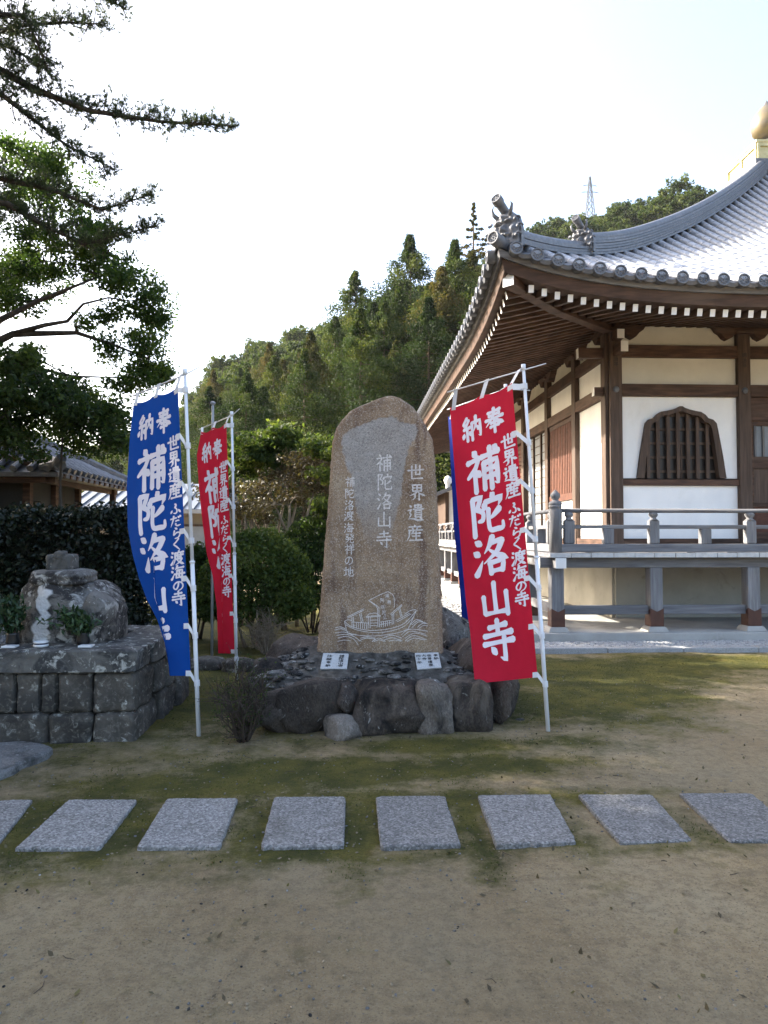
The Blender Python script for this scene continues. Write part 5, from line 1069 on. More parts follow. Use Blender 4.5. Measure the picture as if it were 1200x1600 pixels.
# ------------------------------------------------------------------ small tiled hut beyond the hedge
def hut():
    X1, Y0, X0, Y1, ze = -4.72, 11.5, -10.0, 15.2, 2.52      # eave rectangle
    t = thing('tiled_hut', 'small dim hut with a dark tiled roof behind the hedge', 'hut', (-7, 13, 0)); o = Vector((-7, 13, 0))
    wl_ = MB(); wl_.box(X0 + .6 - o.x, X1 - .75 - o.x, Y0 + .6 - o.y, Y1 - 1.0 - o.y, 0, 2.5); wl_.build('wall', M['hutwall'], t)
    for k, (px, py) in enumerate(((-5.44, 12.07), (-5.44, 13.1), (-5.44, 14.2), (-6.4, 12.07), (-7.4, 12.07))):
        m = MB(); m.box(px - .06 - o.x, px + .06 - o.x, py - .06 - o.y, py + .06 - o.y, 0, 2.5); m.build('wall_post', M['wood'], t)
    m = MB(); m.box(-4.95 - .05 - o.x, -4.95 + .05 - o.x, 14.75 - o.y, 14.85 - o.y, 0, 2.45); m.build('eave_post', M['wood'], t)
    m = MB(); m.beam((-5.0 - o.x, Y0 + .1 - o.y, 2.42), (-5.0 - o.x, Y1 - .1 - o.y, 2.42), .1, .12); m.build('eave_beam', M['wood'], t)
    m = MB(); m.beam((X0 - o.x, Y0 + .2 - o.y, 2.42), (X1 - .1 - o.x, Y0 + .2 - o.y, 2.42), .1, .12); m.build('eave_beam', M['wood'], t)
    roof = empty('roof', (0, 0, 0), t)
    for k in range(13):
        m = MB(); y = Y0 + .25 + k * .27; m.beam((X1 + .02 - o.x, y - o.y, ze - .05), (X1 - 1.0 - o.x, y - o.y, ze + .30), .06, .07); m.build('rafter', M['wood'], roof)
    A, B, C, D = Vector((X0, Y0, ze)), Vector((X1, Y0, ze)), Vector((X1, Y1, ze)), Vector((X0, Y1, ze)); dp = 1.85; zr = ze + .98
    a, b = Vector((X0 + dp, (Y0 + Y1) / 2, zr)), Vector((X1 - dp, (Y0 + Y1) / 2, zr)); m = MB()
    dn = Vector((0, 0, -.07)); pts = [p - o for p in (A, B, C, D, a, b)]; m.add(pts + [p + dn for p in pts[:4]], [(0, 1, 5, 4), (1, 2, 5), (2, 3, 4, 5), (3, 0, 4), (0, 6, 7, 1), (1, 7, 8, 2), (2, 8, 9, 3), (3, 9, 6, 0), (6, 9, 8, 7)]); m.build('roof_sheet', M['tilek'], roof)
    for k in range(15):      # tile rows on the slope facing the yard and the front slope
        y = Y0 + .12 + k * .25; f = min(1, min(y - Y0, Y1 - y) / dp); m = MB(); e = Vector((X1 + .04, y, ze + .05)); tp = Vector((X1 - dp * f, y, ze + .98 * f + .05))
        if f < .08: continue
        n = max(2, int((tp - e).length / .22)); pts = [e.lerp(tp, i / n) for i in range(n + 1)]; V = []
        m.tube([p - o for q in pts for p in (q, q)][1:], [x for i in range(n + 1) for x in ((.062, .052))][1:], 8); m.build('tile_row', M['tilek'], roof)
    for k in range(18):
        x = X1 - .15 - k * .27; f = min(1, (X1 - x) / dp); m = MB(); e = Vector((x, Y0 - .04, ze + .05)); tp = Vector((x, Y0 + dp * f, ze + .98 * f + .05))
        if f < .08: continue
        m.tube([e - o, tp - o], .055, 8); m.build('tile_row', M['tilek'], roof)
    m = MB(); e = B + Vector((.06, -.06, .10)); pts = [e, B.lerp(b, .15) + Vector((0, 0, .08)), B.lerp(b, .5) + Vector((0, 0, .09)), b + Vector((0, 0, .14))]; m.tube([p - o for p in pts], [.10, .09, .09, .10], 8); m.build('hip_ridge', M['tilek'], roof)
    m = MB(); m.tube([C + Vector((.05, .05, .1)) - o, b + Vector((0, 0, .14)) - o], .09, 8); m.build('hip_ridge', M['tilek'], roof)
    m = MB(); m.box(a.x - o.x, b.x + .2 - o.x, a.y - .12 - o.y, a.y + .12 - o.y, zr, zr + .32); m.build('main_ridge', M['tilek'], roof, bevel=.03)
    m = MB(); m.tube([B + Vector((-.3, .1, .08)) - o, B + Vector((.0, -.04, .12)) - o, B + Vector((.10, -.10, .22)) - o], [.07, .08, .085], 10); m.build('corner_tile', M['tilek'], roof)
hut()
def house():
    Y = 26; p = at(298, 800, Y); x0, x1 = p.x - 4.5, p.x + 1.0; t = thing('metal_roofed_house', 'distant house with pale ribbed metal roof seen between the banners', 'house', (p.x, Y, 0)); cx = p.x
    ze, zr = at(298, 797, Y - .6).z, at(298, 756, Y + 3).z
    MB().box(x0 + .5 - cx, x1 - .5 - cx, 0, 5, -.1, ze - .05).build('wall', M['beigewall'], t)
    roof = empty('roof', (0, 0, 0), t); m = MB(); m.add([(x0 - cx, -.6, ze), (x1 - cx, -.6, ze), (x1 - cx, 3, zr), (x0 - cx, 3, zr), (x0 - cx, 6, ze), (x1 - cx, 6, ze)], [(0, 1, 2, 3), (3, 2, 5, 4), (0, 3, 4), (1, 5, 2)]); m.build('metal_sheet', M['metalroof'], roof)
    for k in range(13):
        x = x0 + .2 + k * .41 - cx; m = MB(); m.beam((x, -.62, ze + .03), (x, 3, zr + .03), .05, .05); m.build('standing_seam', M['metalroof'], roof)
    m = MB(); m.box(x0 - cx, x1 - cx, -.66, -.602, ze - .12, ze + .03); m.build('gutter', M['steelg'], roof)
    for k in range(2):
        w = MB(); xx = -2.6 + 2.0 * k; w.box(xx, xx + 1.2, -.04, .02, .9, ze - .5); f = w.build('window', M['woodv'], t); g = MB(); g.box(xx + .08, xx + 1.12, -.06, -.041, .98, ze - .58); g.build('pane', M['shoji'], f)
house()
def storehouse():
    Y = 31; L, Rr = at(683, 770, Y), at(760, 757, Y); t = thing('white_storehouse', 'small white walled building with gable roof past the far end of the veranda', 'storehouse', (L.x, Y, 0)); o = L.x
    ze = at(690, 776, Y).z; MB().box(.45, 5, 0, 4, 0, ze + .3).build('wall', M['plaster'], t)
    for x in (.38, 2.4, 4.9): MB().box(x - .02, x + .14, -.05, 4.05, 0, ze + .2).build('corner_post', M['woodv'], t)
    roof = empty('roof', (0, 0, 0), t); m = MB(); zr = ze + 1.1; m.add([(-.1, -.6, ze), (2.7, -.6, zr), (5.5, -.6, ze), (-.1, 5, ze), (2.7, 5, zr), (5.5, 5, ze)] + [(-.1, -.6, ze + .16), (2.7, -.6, zr + .16), (5.5, -.6, ze + .16), (-.1, 5, ze + .16), (2.7, 5, zr + .16), (5.5, 5, ze + .16)], [(0, 1, 7, 6), (1, 2, 8, 7), (6, 7, 10, 9), (7, 8, 11, 10), (0, 3, 4, 1), (1, 4, 5, 2), (0, 6, 9, 3), (2, 5, 11, 8)]); m.build('roof_slab', M['tile'], roof)
    q = at(700, 757, Y - .4) - Vector((o, Y, 0)); MB().lathe([(.10, -.3), (.10, 0), (.16, .08), (.18, .2), (.12, .32), (.04, .38)], q, 10).build('roof_finial', M['white'], roof, smooth=True)
storehouse()

# ------------------------------------------------------------------ temple hall
CX, CY, HW, EO = 11.66, 18.82, 7.42, 2.35
WX, WY = CX - HW, CY - HW            # wall faces: left 4.18, front 11.40
EX, EY = WX - EO, WY - EO            # eave lines: left 1.83, front 9.05
EW = HW + EO; POD = .15; DECK = 1.26
tp = thing('temple_hall', 'dark timber temple hall with white plaster walls, veranda and silver tiled hip roof', 'temple', (WX, WY, 0)); TO = Vector((WX, WY, 0))
for nm_, x0, x1, y0, y1, z0, z1, mt in (('temple_podium', WX - 1.95, CX + HW + 1.95, WY - 1.75, CY + HW + 1.95, -.05, POD, 'concrete'),):
    mb = MB(); mb.box(x0, x1, y0, y1, z0, z1); tag(mb.build(nm_, M[mt], bevel=.012), kind='structure')
PX0, PY0 = WX - 1.95, WY - 1.75
# gravel strips with kerb stones round the podium
mb = MB(); mb.box(PX0 - .05, 24, PY0 - .60, PY0 - .004, -.05, .028); mb.box(PX0 - 1.0, PX0 - .004, PY0 - .60, 34, -.05, .026); tag(mb.build('gravel_bed_ground', M['kerb']), kind='structure')
kerb = tag(empty('kerb'), kind='structure'); rnd = random.Random(2); x = PX0 - 1.0
while x < 14:
    m = MB(); m.box(x, x + .985, PY0 - .74, PY0 - .604, -.05, .065 + rnd.uniform(-.004, .004)); m.build('kerb_stone', M['kerb'], kerb, bevel=.012); x += .99
y = PY0 - .6
while y < 32:
    m = MB(); m.box(PX0 - 1.16, PX0 - 1.004, y, y + .985, -.05, .055); m.build('kerb_stone', M['kerb'], kerb, bevel=.012); y += .99
m = MB(); m.beam((PX0 - 1.0, 13.2, .04), (PX0 - .01, 13.2, .04), .10, .07); m.build('kerb_stone', M['concrete'], kerb, bevel=.01)
M['pebw'] = mott('white_gravel', [(.3, (.28, .275, .265)), (.7, (.50, .49, .475))], 60, .85, 60, .2, .002)
M['pebg'] = mott('grey_gravel', [(.3, (.20, .2, .2)), (.7, (.40, .395, .39))], 60, .85, 60, .2, .002)
ped = [boulder((0, 0, 0), (1, 1, 1), 700 + k, 2.5, .16, 1) for k in range(4)]
def scatter(name, n, fx, mats, smin, smax, seed):
    rnd = random.Random(seed); V = []; F = []; MI = []; b = 0; vs = [[Vector(q) for q in p.v] for p in ped]
    for k in range(n):
        x, y, z = fx(rnd); s = rnd.uniform(smin, smax); Rm = Matrix.Rotation(rnd.uniform(0, 6.28), 3, 'Z') @ Matrix.Rotation(rnd.uniform(-.5, .5), 3, 'X') @ Matrix.Diagonal((s * rnd.uniform(.9, 1.5), s, s * rnd.uniform(.5, .8))); p = ped[k % 4]
        V += [tuple(Rm @ q + Vector((x, y, z + s * .3))) for q in vs[k % 4]]; F += [tuple(i + b for i in f) for f in p.f]; MI += [rnd.randrange(len(mats))] * len(p.f); b = len(V)
    me = bpy.data.meshes.new(name); me.from_pydata(V, [], F)
    for m in mats: me.materials.append(m)
    me.polygons.foreach_set('material_index', MI); me.update(); return tag(inst(name, me), kind='stuff')
scatter('white_gravel', 5200, lambda r: (r.uniform(PX0 - .9, 7.6), r.uniform(PY0 - .59, PY0 - .02), .028), [M['pebw'], M['pebw'], M['pebg']], .013, .028, 1)
scatter('grey_gravel', 2600, lambda r: (r.uniform(PX0 - .98, PX0 - .02), PY0 - .5 + 9 * r.random() ** 1.6, .026), [M['pebg'], M['pebw']], .016, .034, 2)
M['crumb'] = plain('earth_crumb', (.20, .16, .105), .95, .35, 40)
scatter('grit', 4600, lambda r: ((lambda y: (r.uniform(-.62, .62) * y, y, ground_z(0, 0)))(r.uniform(2.0, 7.5))), [M['cobble'], M['crumb'], M['crumb'], M['slabrock']], .0014, .0062, 3)

# --- walls
def B(x0, x1, y0, y1, z0, z1): m = MB(); m.box(x0 - WX, x1 - WX, y0 - WY, y1 - WY, z0, z1); return m
walls = empty('walls', (0, 0, 0), tp)
FP = [WX + .105, WX + 2.28, WX + 5.66, WX + 9.24, WX + 12.64, WX + 14.735]                     # front pillars
SP = [WY + .105, WY + 1.70, WY + 3.58, WY + 5.7, WY + 7.9, WY + 10.1, WY + 12.3, WY + 14.735]   # side pillars
PW = .105
for k, x in enumerate(FP): B(x - PW, x + PW, WY - .06, WY + .15, 1.121, 4.86).build('pillar', M['woodv'], walls, bevel=.012)
for k, y in enumerate(SP[1:]): B(WX - .06, WX + .15, y - PW, y + PW, 1.121, 4.86).build('pillar', M['woodv'], walls, bevel=.012)
B(WX - .061, WX + .0, WY + .0, WY + .21, 1.121, 4.86).build('pillar', M['woodv'], walls, bevel=.01)
LEV = [('lower_sill', 1.30, 1.45, .045), ('head_beam', 3.81, 4.01, .05), ('tie_beam', 4.46, 4.66, .045), ('eave_purlin', 5.0, 5.22, .10)]
for nm_, z0, z1, pr in LEV:
    for a, b in zip(FP, FP[1:]): B(a + PW + .001, b - PW - .001, WY - pr, WY + .1, z0, z1).build(nm_, M['wood'], walls, bevel=.008)
    for a, b in zip(SP, SP[1:]): B(WX - pr, WX + .1, a + PW + .001, b - PW - .001, z0, z1).build(nm_, M['wood'], walls, bevel=.008)
for a, b in zip(FP, FP[1:]):
    B(a + PW + .002, b - PW - .002, WY + .03, WY + .09, 4.012, 4.458).build('plaster_panel', M['cream'], walls)
    B(a + PW + .002, b - PW - .002, WY + .05, WY + .09, 4.662, 4.998).build('plaster_panel', M['cream'], walls)
    B(a, b - .001, WY + .06, WY + .12, POD, 1.0).build('foundation_plaster', M['found'], walls); B(a - PW, b + PW - .001, WY + .0, WY + .09, 1.0, 1.12).build('foundation_beam', M['wood'], walls)
for a, b in zip(SP, SP[1:]):
    B(WX + .03, WX + .09, a + PW + .002, b - PW - .002, 4.012, 4.458).build('plaster_panel', M['plaster'], walls)
    B(WX + .05, WX + .09, a + PW + .002, b - PW - .002, 4.662, 4.998).build('plaster_panel', M['cream'], walls)
    B(WX + .06, WX + .12, a, b - .001, POD, 1.0).build('foundation_plaster', M['found'], walls); B(WX + .0, WX + .09, a, b - .001, 1.0, 1.12).build('foundation_beam', M['wood'], walls)
# upper wall behind the rafters, closing the hall
B(WX + .1, CX + HW - .1, WY + .1, CY + HW - .1, 5.05, 5.75).build('inner_wall', M['wood'], walls)
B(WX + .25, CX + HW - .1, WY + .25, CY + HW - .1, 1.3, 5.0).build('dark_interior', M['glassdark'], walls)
# front bay 1: plaster with the bell shaped window
a, b = FP[0] + PW + .002, FP[1] - PW - .002
B(a, b, WY - .03, WY + .1, 2.33, 2.43).build('waist_rail', M['wood'], walls, bevel=.006)
B(a, b, WY + .03, WY + .09, 1.452, 2.328).build('plaster_panel', M['plaster'], walls)
def U(px, py): q = at(px, py, WY); return (q.x - WX, q.z)
half_out = [(995, 747), (999, 715), (1003, 690), (1006, 672), (1008, 661), (1013, 655.5), (1021, 653), (1025, 648), (1032, 643.5), (1041, 642), (1050, 640), (1057, 637.5), (1061, 635)]
half_in = [(1006, 747), (1009, 715), (1012.5, 690), (1015, 672), (1017, 665), (1021, 660.5), (1027, 658.5), (1031, 653), (1037, 649.5), (1045, 648.5), (1053, 646), (1058, 644.5), (1061, 643)]
sm_ = lambda q: [U(*p) for p in q] + [(2 * U(1064, 700)[0] - U(*p)[0], U(*p)[1]) for p in reversed(q)]
OUTL, INL = sm_(half_out), sm_(half_in)
ax_, bx_ = a - WX, b - WX
# plaster field with the window opening cut out: strips between the opening and the panel edges
m = MB(); n = len(OUTL); zt = 3.808
for i in range(n - 1):
    (u0, v0), (u1, v1) = OUTL[i], OUTL[i + 1]
    if i < len(half_out) - 1: m.prism([(ax_, v0), (u0, v0), (u1, v1), (ax_, v1)], lambda u, v, d: (u, d, v), .03, .09)
    elif i > len(half_out) - 1: m.prism([(u0, v0), (bx_, v0), (bx_, v1), (u1, v1)], lambda u, v, d: (u, d, v), .03, .09)
zp = OUTL[len(half_out) - 1][1]; m.prism([(ax_, zp), (bx_, zp), (bx_, zt), (ax_, zt)], lambda u, v, d: (u, d, v), .03, .09)
i = len(half_out) - 1; (u0, v0), (u1, v1) = OUTL[i], OUTL[i + 1]
m.build('plaster_panel', M['plaster'], walls)
win = empty('bell_shaped_window', (0, 0, 0), tp); m = MB()
for i in range(n - 1): m.prism([OUTL[i], OUTL[i + 1], INL[i + 1], INL[i]], lambda u, v, d: (u, d, v), -.03, .095)
m.build('window_frame', M['woodv'], win)
def top_in(u):
    for (u0, v0), (u1, v1) in zip(INL, INL[1:]):
        if u0 <= u <= u1 and u1 > u0: return v0 + (v1 - v0) * (u - u0) / (u1 - u0)
    return INL[0][1]
ul, ur = INL[0][0], INL[-1][0]; z0 = INL[0][1]
for k in range(7):
    u = U((1014.5, 1030, 1046, 1061.5, 1077, 1092, 1107.5)[k], 700)[0]; B(u - .028 + WX, u + .028 + WX, WY + .035, WY + .075, z0, top_in(u) + .01).build('window_bar', M['woodv'], win)
for k in range(5):
    z = z0 + .12 + k * .235; us = [u for u in [ul + (ur - ul) * q / 100 for q in range(101)] if top_in(u) > z + .03 or (INL[0][0] < u < INL[-1][0] and z < 2.9)]
    lo = min(u for u, v in [(INL[i][0], INL[i][1]) for i in range(len(half_in))] if v >= z - .25) if z > 3 else ul + (z - z0) * .10
    lo = max(lo, ul + (z - z0) * .10); hi = 2 * U(1064, 700)[0] - lo; B(lo + WX, hi + WX, WY + .082, WY + .10, z - .02, z + .02).build('inner_lattice', M['woodv'], win)
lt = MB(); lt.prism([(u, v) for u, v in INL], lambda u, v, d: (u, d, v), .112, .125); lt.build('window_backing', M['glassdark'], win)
m = MB(); cu = U(1069, 700)[0]; m.box(cu - .012, cu + .012, .101, .111, z0, z0 + .62); m.build('sliding_edge', M['woodv'], win)
# other front bays: lattice doors
for j in range(1, 5):
    a, b = FP[j] + PW + .002, FP[j + 1] - PW - .002; n = 4 if j < 4 else 2; wd = (b - a) / n
    B(a, b, WY + .0, WY + .1, 3.42, 3.808).build('transom', M['wood'], walls)
    for k in range(n):
        x0, x1 = a + k * wd + .004, a + (k + 1) * wd - .004; d = empty('door', (0, 0, 0), tp)
        for p, q in ((x0, x0 + .07), (x1 - .07, x1)): B(p, q, WY + .03, WY + .08, 1.452, 3.418).build('stile', M['wood'], d)
        for z, zz in ((1.452, 1.56), (1.98, 2.05), (2.62, 2.82), (3.34, 3.418)): B(x0 + .071, x1 - .071, WY + .032, WY + .078, z, zz).build('door_rail', M['wood'], d)
        B(x0 + .071, x1 - .071, WY + .058, WY + .066, 1.561, 1.979).build('door_panel', M['woodred'], d); B(x0 + .071, x1 - .071, WY + .058, WY + .066, 2.051, 2.619).build('door_panel', M['woodv'], d)
        for i in range(5):
            x = x0 + .11 + i * (x1 - x0 - .22) / 4; B(x - .016, x + .016, WY + .036, WY + .07, 2.821, 3.339).build('lattice_bar', M['greyv'], d)
        B(x0 + .071, x1 - .071, WY + .074, WY + .08, 2.821, 3.339).build('lattice_backing', M['shoji'], d)
# left side bays
def SB(k): return SP[k] + PW + .002, SP[k + 1] - PW - .002
y0, y1 = SB(0); B(WX + .03, WX + .09, y0 + .0, y1, 1.452, 3.808).build('plaster_panel', M['plaster'], walls)
y0, y1 = SB(1); B(WX + .03, WX + .09, y0, y1, 1.452, 2.20).build('plaster_panel', M['plaster'], walls); sw = empty('slatted_window', (0, 0, 0), tp)
B(WX - .02, WX + .1, y0, y1, 2.202, 2.33).build('window_sill', M['woodred'], sw); B(WX - .01, WX + .1, y0, y1, 3.72, 3.808).build('window_head', M['wood'], sw)
n = 15
for k in range(n): y = y0 + (y1 - y0) * (k + .5) / n; B(WX + .0, WX + .05, y - .034, y + .034, 2.331, 3.719).build('slat', M['woodred'], sw)
B(WX + .09, WX + .10, y0, y1, 2.331, 3.719).build('window_backing', M['glassdark'], sw)
y0, y1 = SB(2); sj = empty('grey_lattice_screen', (0, 0, 0), tp); B(WX + .06, WX + .075, y0, y1, 1.452, 3.808).build('paper', M['shoji'], sj)
for k in range(4): y = y0 + (y1 - y0) * k / 3; B(WX + .02, WX + .058, y - .03, y + .03, 1.452, 3.808).build('screen_stile', M['woodv'], sj)
for k in range(13): z = 1.5 + k * .187; B(WX + .045, WX + .059, y0, y1, z - .006, z + .006).build('screen_bar', M['woodv'], sj)
for j in range(3, 7):
    y0, y1 = SB(j); lv = empty('louvre_shutter', (0, 0, 0), tp); B(WX + .06, WX + .075, y0, y1, 1.452, 3.808).build('shutter_back', M['woodred'], lv)
    for k in range(24): z = 1.5 + k * .0965; B(WX + .03, WX + .059, y0, y1, z - .038, z + .038).build('louvre', M['woodred'], lv)
# brackets over the pillars, carved boat arms
def arm(cx, front=True, corner=False):
    prof = [(-.0, 4.86), (.16, 4.86), (.20, 4.80), (.28, 4.76), (.34, 4.79), (.40, 4.86), (.46, 4.90), (.50, 4.96), (.55, 4.998), (-.0, 4.998)]
    pts = [(-u, v) for u, v in reversed(prof)] + prof if not corner else [(-.1, 4.998), (-.1, 4.86)] + prof
    m = MB()
    if front: m.prism(pts, lambda u, v, d: (cx - WX + u, d, v), -.08, .08)
    else: m.prism(pts, lambda u, v, d: (d, cx - WY + u, v), -.08, .08)
    m.build('bracket_arm', M['wood'], br)
br = empty('brackets', (0, 0, 0), tp)
for k, x in enumerate(FP):
    arm(x, True, k == 0)
    B(x - .15, x + .15, WY - .12, WY + .18, 4.861, 4.92).build('bearing_block', M['wood'], br, bevel=.02)
    B(x - .055, x + .055, WY - .0605, WY - .02, 4.0, 4.55).build('pillar_face', M['woodv'], br)
for k, y in enumerate(SP):
    arm(y, False, k == 0)
    if k: B(WX - .12, WX + .18, y - .15, y + .15, 4.861, 4.92).build('bearing_block', M['wood'], br, bevel=.02)
# nosings through the corner pillar, with pale painted ends
def nosing(a, b, w, h, nm_='nosing'): m = MB(); m.beam(Vector(b) - TO, Vector(a) - TO, w, h, 0, mend=1); m.build(nm_, [M['wood'], M['white']], br, bevel=.01)
nosing((WX - .06, WY + .12, 4.55), (WX - .48, WY + .12, 4.54), .12, .17); nosing((WX + .12, WY - .06, 4.55), (WX + .12, WY - .40, 4.54), .12, .17)
nosing((WX + .12, WY - .06, 5.02), (WX + .12, WY - .42, 5.04), .13, .16); nosing((WX - .06, WY + .12, 5.02), (WX - .42, WY + .12, 5.04), .13, .16)
nosing((WX + .1, WY - .06, 4.78), (WX + .1, WY - .30, 4.77), .12, .15); nosing((WX + .02, WY + .02, 4.95), (WX - .42, WY - .42, 4.93), .14, .18); nosing((WX - .06, WY + .12, 3.90), (WX - .22, WY + .12, 3.90), .12, .14)
for x in FP[:3]:       # nail covers and name slips on the pillars
    m = MB(); m.lathe([(.055, 0), (.05, .012), (.02, .03)], n=10); o = m.build('nail_cover', M['tilek'], br, smooth=True); o.location = (x - WX, -.061, 3.91); o.rotation_euler = (R(90), 0, 0)
for x in (FP[0], FP[1]):
    lettering('pillar_lettering', [(c, x - WX, 4.50 - .085 * k, .075, -.08) for k, c in enumerate('明治年')], lambda u, v, l: (u, -.0625 - .0002 * l, v), M['darklet'], br, 13)

# --- veranda
vd = empty('veranda', (0, 0, 0), tp); VX, VY = WX - 1.445, WY - 1.62        # outer faces of the posts' line (centres .1 in)
px_ = [VX + .09 + 1.412 * k for k in range(11)]; py_ = [VY + .09 + 1.412 * k for k in range(12)]
def post(x, y):
    B(x - .09, x + .09, y - .09, y + .09, POD + .07, 1.05).build('post', M['greyv'], vd, bevel=.012)
    m = MB(); w = .096; zt = POD + .30
    for q in range(4):      # metal foot wrap with notched top edge
        c, s = math.cos(q * math.pi / 2), math.sin(q * math.pi / 2); P = [(-w, -w, POD + .072), (w, -w, POD + .072), (w, -w, zt + .03), (w * .45, -w, zt), (0, -w, zt + .07 - .09), (-w * .45, -w, zt), (-w, -w, zt + .03)]
        m.add([(c * a - s * b + x - WX, s * a + c * b + y - WY, z) for a, b, z in P], [tuple(range(7))])
    m.build('foot_wrap', M['copper'], vd)
    m = MB(); m.hexa([(x - WX + sx * .15, y - WY + sy * .15, POD + .001) for sx, sy in ((-1, -1), (1, -1), (1, 1), (-1, 1))] + [(x - WX + sx * .115, y - WY + sy * .115, POD + .07) for sx, sy in ((-1, -1), (1, -1), (1, 1), (-1, 1))]); m.build('base_stone', M['concrete'], vd, bevel=.006)
for x in px_: post(x, VY + .09)
for y in py_[1:]: post(VX + .09, y)
def bar(nm_, a, b, w, h, mat, mend=None, bev=.008):
    m = MB(); m.beam(Vector(a) - TO, Vector(b) - TO, w, h, mend=mend if mend is not None else 0); return m.build(nm_, [M[mat], M['white']] if mend is not None else M[mat], vd, bevel=bev)
XE, YE = VX + .09 + 1.412 * 10, VY + .09 + 1.412 * 11
bar('edge_beam', (VX - .16, VY + .09, 1.12), (XE, VY + .09, 1.12), .15, .145, 'greyh', 1); bar('edge_beam', (VX + .09, VY - .16, 1.119), (VX + .09, YE, 1.119), .148, .143, 'greyv', 1)
for a, b in zip(px_, px_[1:]): bar('tie_rail', (a + .091, VY + .09, .45), (b - .091, VY + .09, .45), .06, .13, 'greyh')
for a, b in zip(py_, py_[1:]): bar('tie_rail', (VX + .09, a + .091, .45), (VX + .09, b - .091, .45), .06, .13, 'greyv')
# deck boards: short boards across the front veranda and along the left one, pale sawn ends
M['endgrain'] = mott('pale_board_end', [(.3, (.42, .42, .42)), (.7, (.58, .58, .575))], 14, .85, 60, .3, .003, spots=[((.2, .19, .18), 9, .62, .75)])
rnd = random.Random(9); x = VX - .05
def board(x0, x1, y0, y1, ends): m = MB(); m.box(x0 - WX, x1 - WX, y0 - WY, y1 - WY, 1.195, DECK + rnd.uniform(-.003, .003)); m.m[2 if ends == 'y' else 5] = 1; m.build('deck_board', [M['greyh'], M['endgrain']], vd, bevel=.004)
while x < CX + 4: w = rnd.choice((.28, .3, .32)); board(x, x + w - .004, VY - .12 + rnd.uniform(-.006, .006), WY - .062, 'y'); x += w
y = WY - .06
while y < YE: w = .30; board(VX - .12 + rnd.uniform(-.006, .006), WX - .062, y, y + w - .004, 'x'); y += w
for k in range(9): bar('joist', (VX + .2, VY + .6 + k * 1.9, 1.1), (WX, VY + .6 + k * 1.9, 1.1), .1, .15, 'wood')
# railing
zb, zm, zt = 1.325, 1.625, 1.855
RYc, RXc = VY + .09, VX + .09
bar('base_rail', (RXc - .0, RYc, zb), (XE, RYc, zb), .11, .115, 'greyh'); bar('base_rail', (RXc, RYc + .06, zb), (RXc, YE, zb), .11, .115, 'greyv')
bar('middle_rail', (RXc + .06, RYc, zm), (XE, RYc, zm), .085, .055, 'greyh'); bar('middle_rail', (RXc, RYc + .06, zm), (RXc, YE, zm), .085, .055, 'greyv')
def round_rail(a, b): m = MB(); m.tube([Vector(a) - TO, Vector(b) - TO], .031, 10); m.build('top_rail', M['greyh'], vd, smooth=True)
round_rail((RXc + .06, RYc, zt), (XE, RYc, zt)); round_rail((RXc, RYc + .06, zt), (RXc, YE, zt))
def rail_post(x, y, tall):
    if tall:
        m = MB(); m.box(x - .075 - WX, x + .075 - WX, y - .055 - WY, y + .055 - WY, zb + .058, zm + .095); m.build('rail_post', M['greyv'], vd, bevel=.02)
        m = MB(); m.lathe([(.07, 0), (.045, .02), (.040, .035), (.06, .06), (.066, .085), (.05, .11)], (x - WX, y - WY, zm + .095), 12); m.build('rail_cap', M['greyv'], vd, smooth=True)
    else:
        m = MB(); m.box(x - .075 - WX, x + .075 - WX, y - .05 - WY, y + .05 - WY, zb + .058, zm - .028); m.build('strut', M['greyv'], vd, bevel=.01)
        m = MB(); m.box(x - .075 - WX, x + .075 - WX, y - .05 - WY, y + .05 - WY, zb + .0, zb + .001)
rail_post(RXc + .19, RYc, True); rail_post(RXc, RYc + .19, True)
for k in range(1, 11): rail_post(px_[k], RYc, True); rail_post(px_[k] - .66, RYc, False)
for k in range(1, 12): rail_post(RXc, py_[k], True); rail_post(RXc, py_[k] - .66, False)
m = MB(); m.lathe([(.092, 0), (.092, .60), (.086, .63), (.092, .635), (.092, .665), (.086, .67), (.092, .675), (.094, .70), (.075, .72), (.045, .735), (.042, .75), (.062, .775), (.07, .80), (.064, .83), (.04, .855), (.012, .885)], (RXc - WX, RYc - WY, DECK + .003), 20); m.build('newel_post', M['greyv'], vd, smooth=True)

# --- roof
def ups(d): return .47 * max(0, 1 - d / 5.0) ** 4
def roof_z(s, a):      # s along the eave from the corner, a inset from the eave
    t = a / EW; d = s - a
    d = min(d, 2 * EW - s - a)
    return 4.86 + 4.6 * t + 2.35 * t * t + ups(max(0, d)) * max(0, 1 - a / 3.2) ** 2
def rp(side, s, a):
    z = roof_z(s, a)
    return (Vector((EX + s, EY + a, z)), Vector((EX + a, EY + s, z)), Vector((EX + 2 * EW - a, EY + s, z)), Vector((EX + s, EY + 2 * EW - a, z)))[side]
roof = empty('roof', (0, 0, 0), tp)
m = MB()
for side in range(4):
    NA, NS = 22, 60; P = []
    for i in range(NA + 1):
        a = (EW - .35) * (i / NA) ** 1.3
        for j in range(NS + 1): f = j / NS; f = f * f * (3 - 2 * f); P.append(rp(side, a + (2 * EW - 2 * a) * f, a) - TO - Vector((0, 0, .02)))
    F = [(i * (NS + 1) + j, i * (NS + 1) + j + 1, (i + 1) * (NS + 1) + j + 1, (i + 1) * (NS + 1) + j) for i in range(NA) for j in range(NS)]; m.add(P, F)
m.build('roof_sheet', M['tilek'], roof, smooth=True)
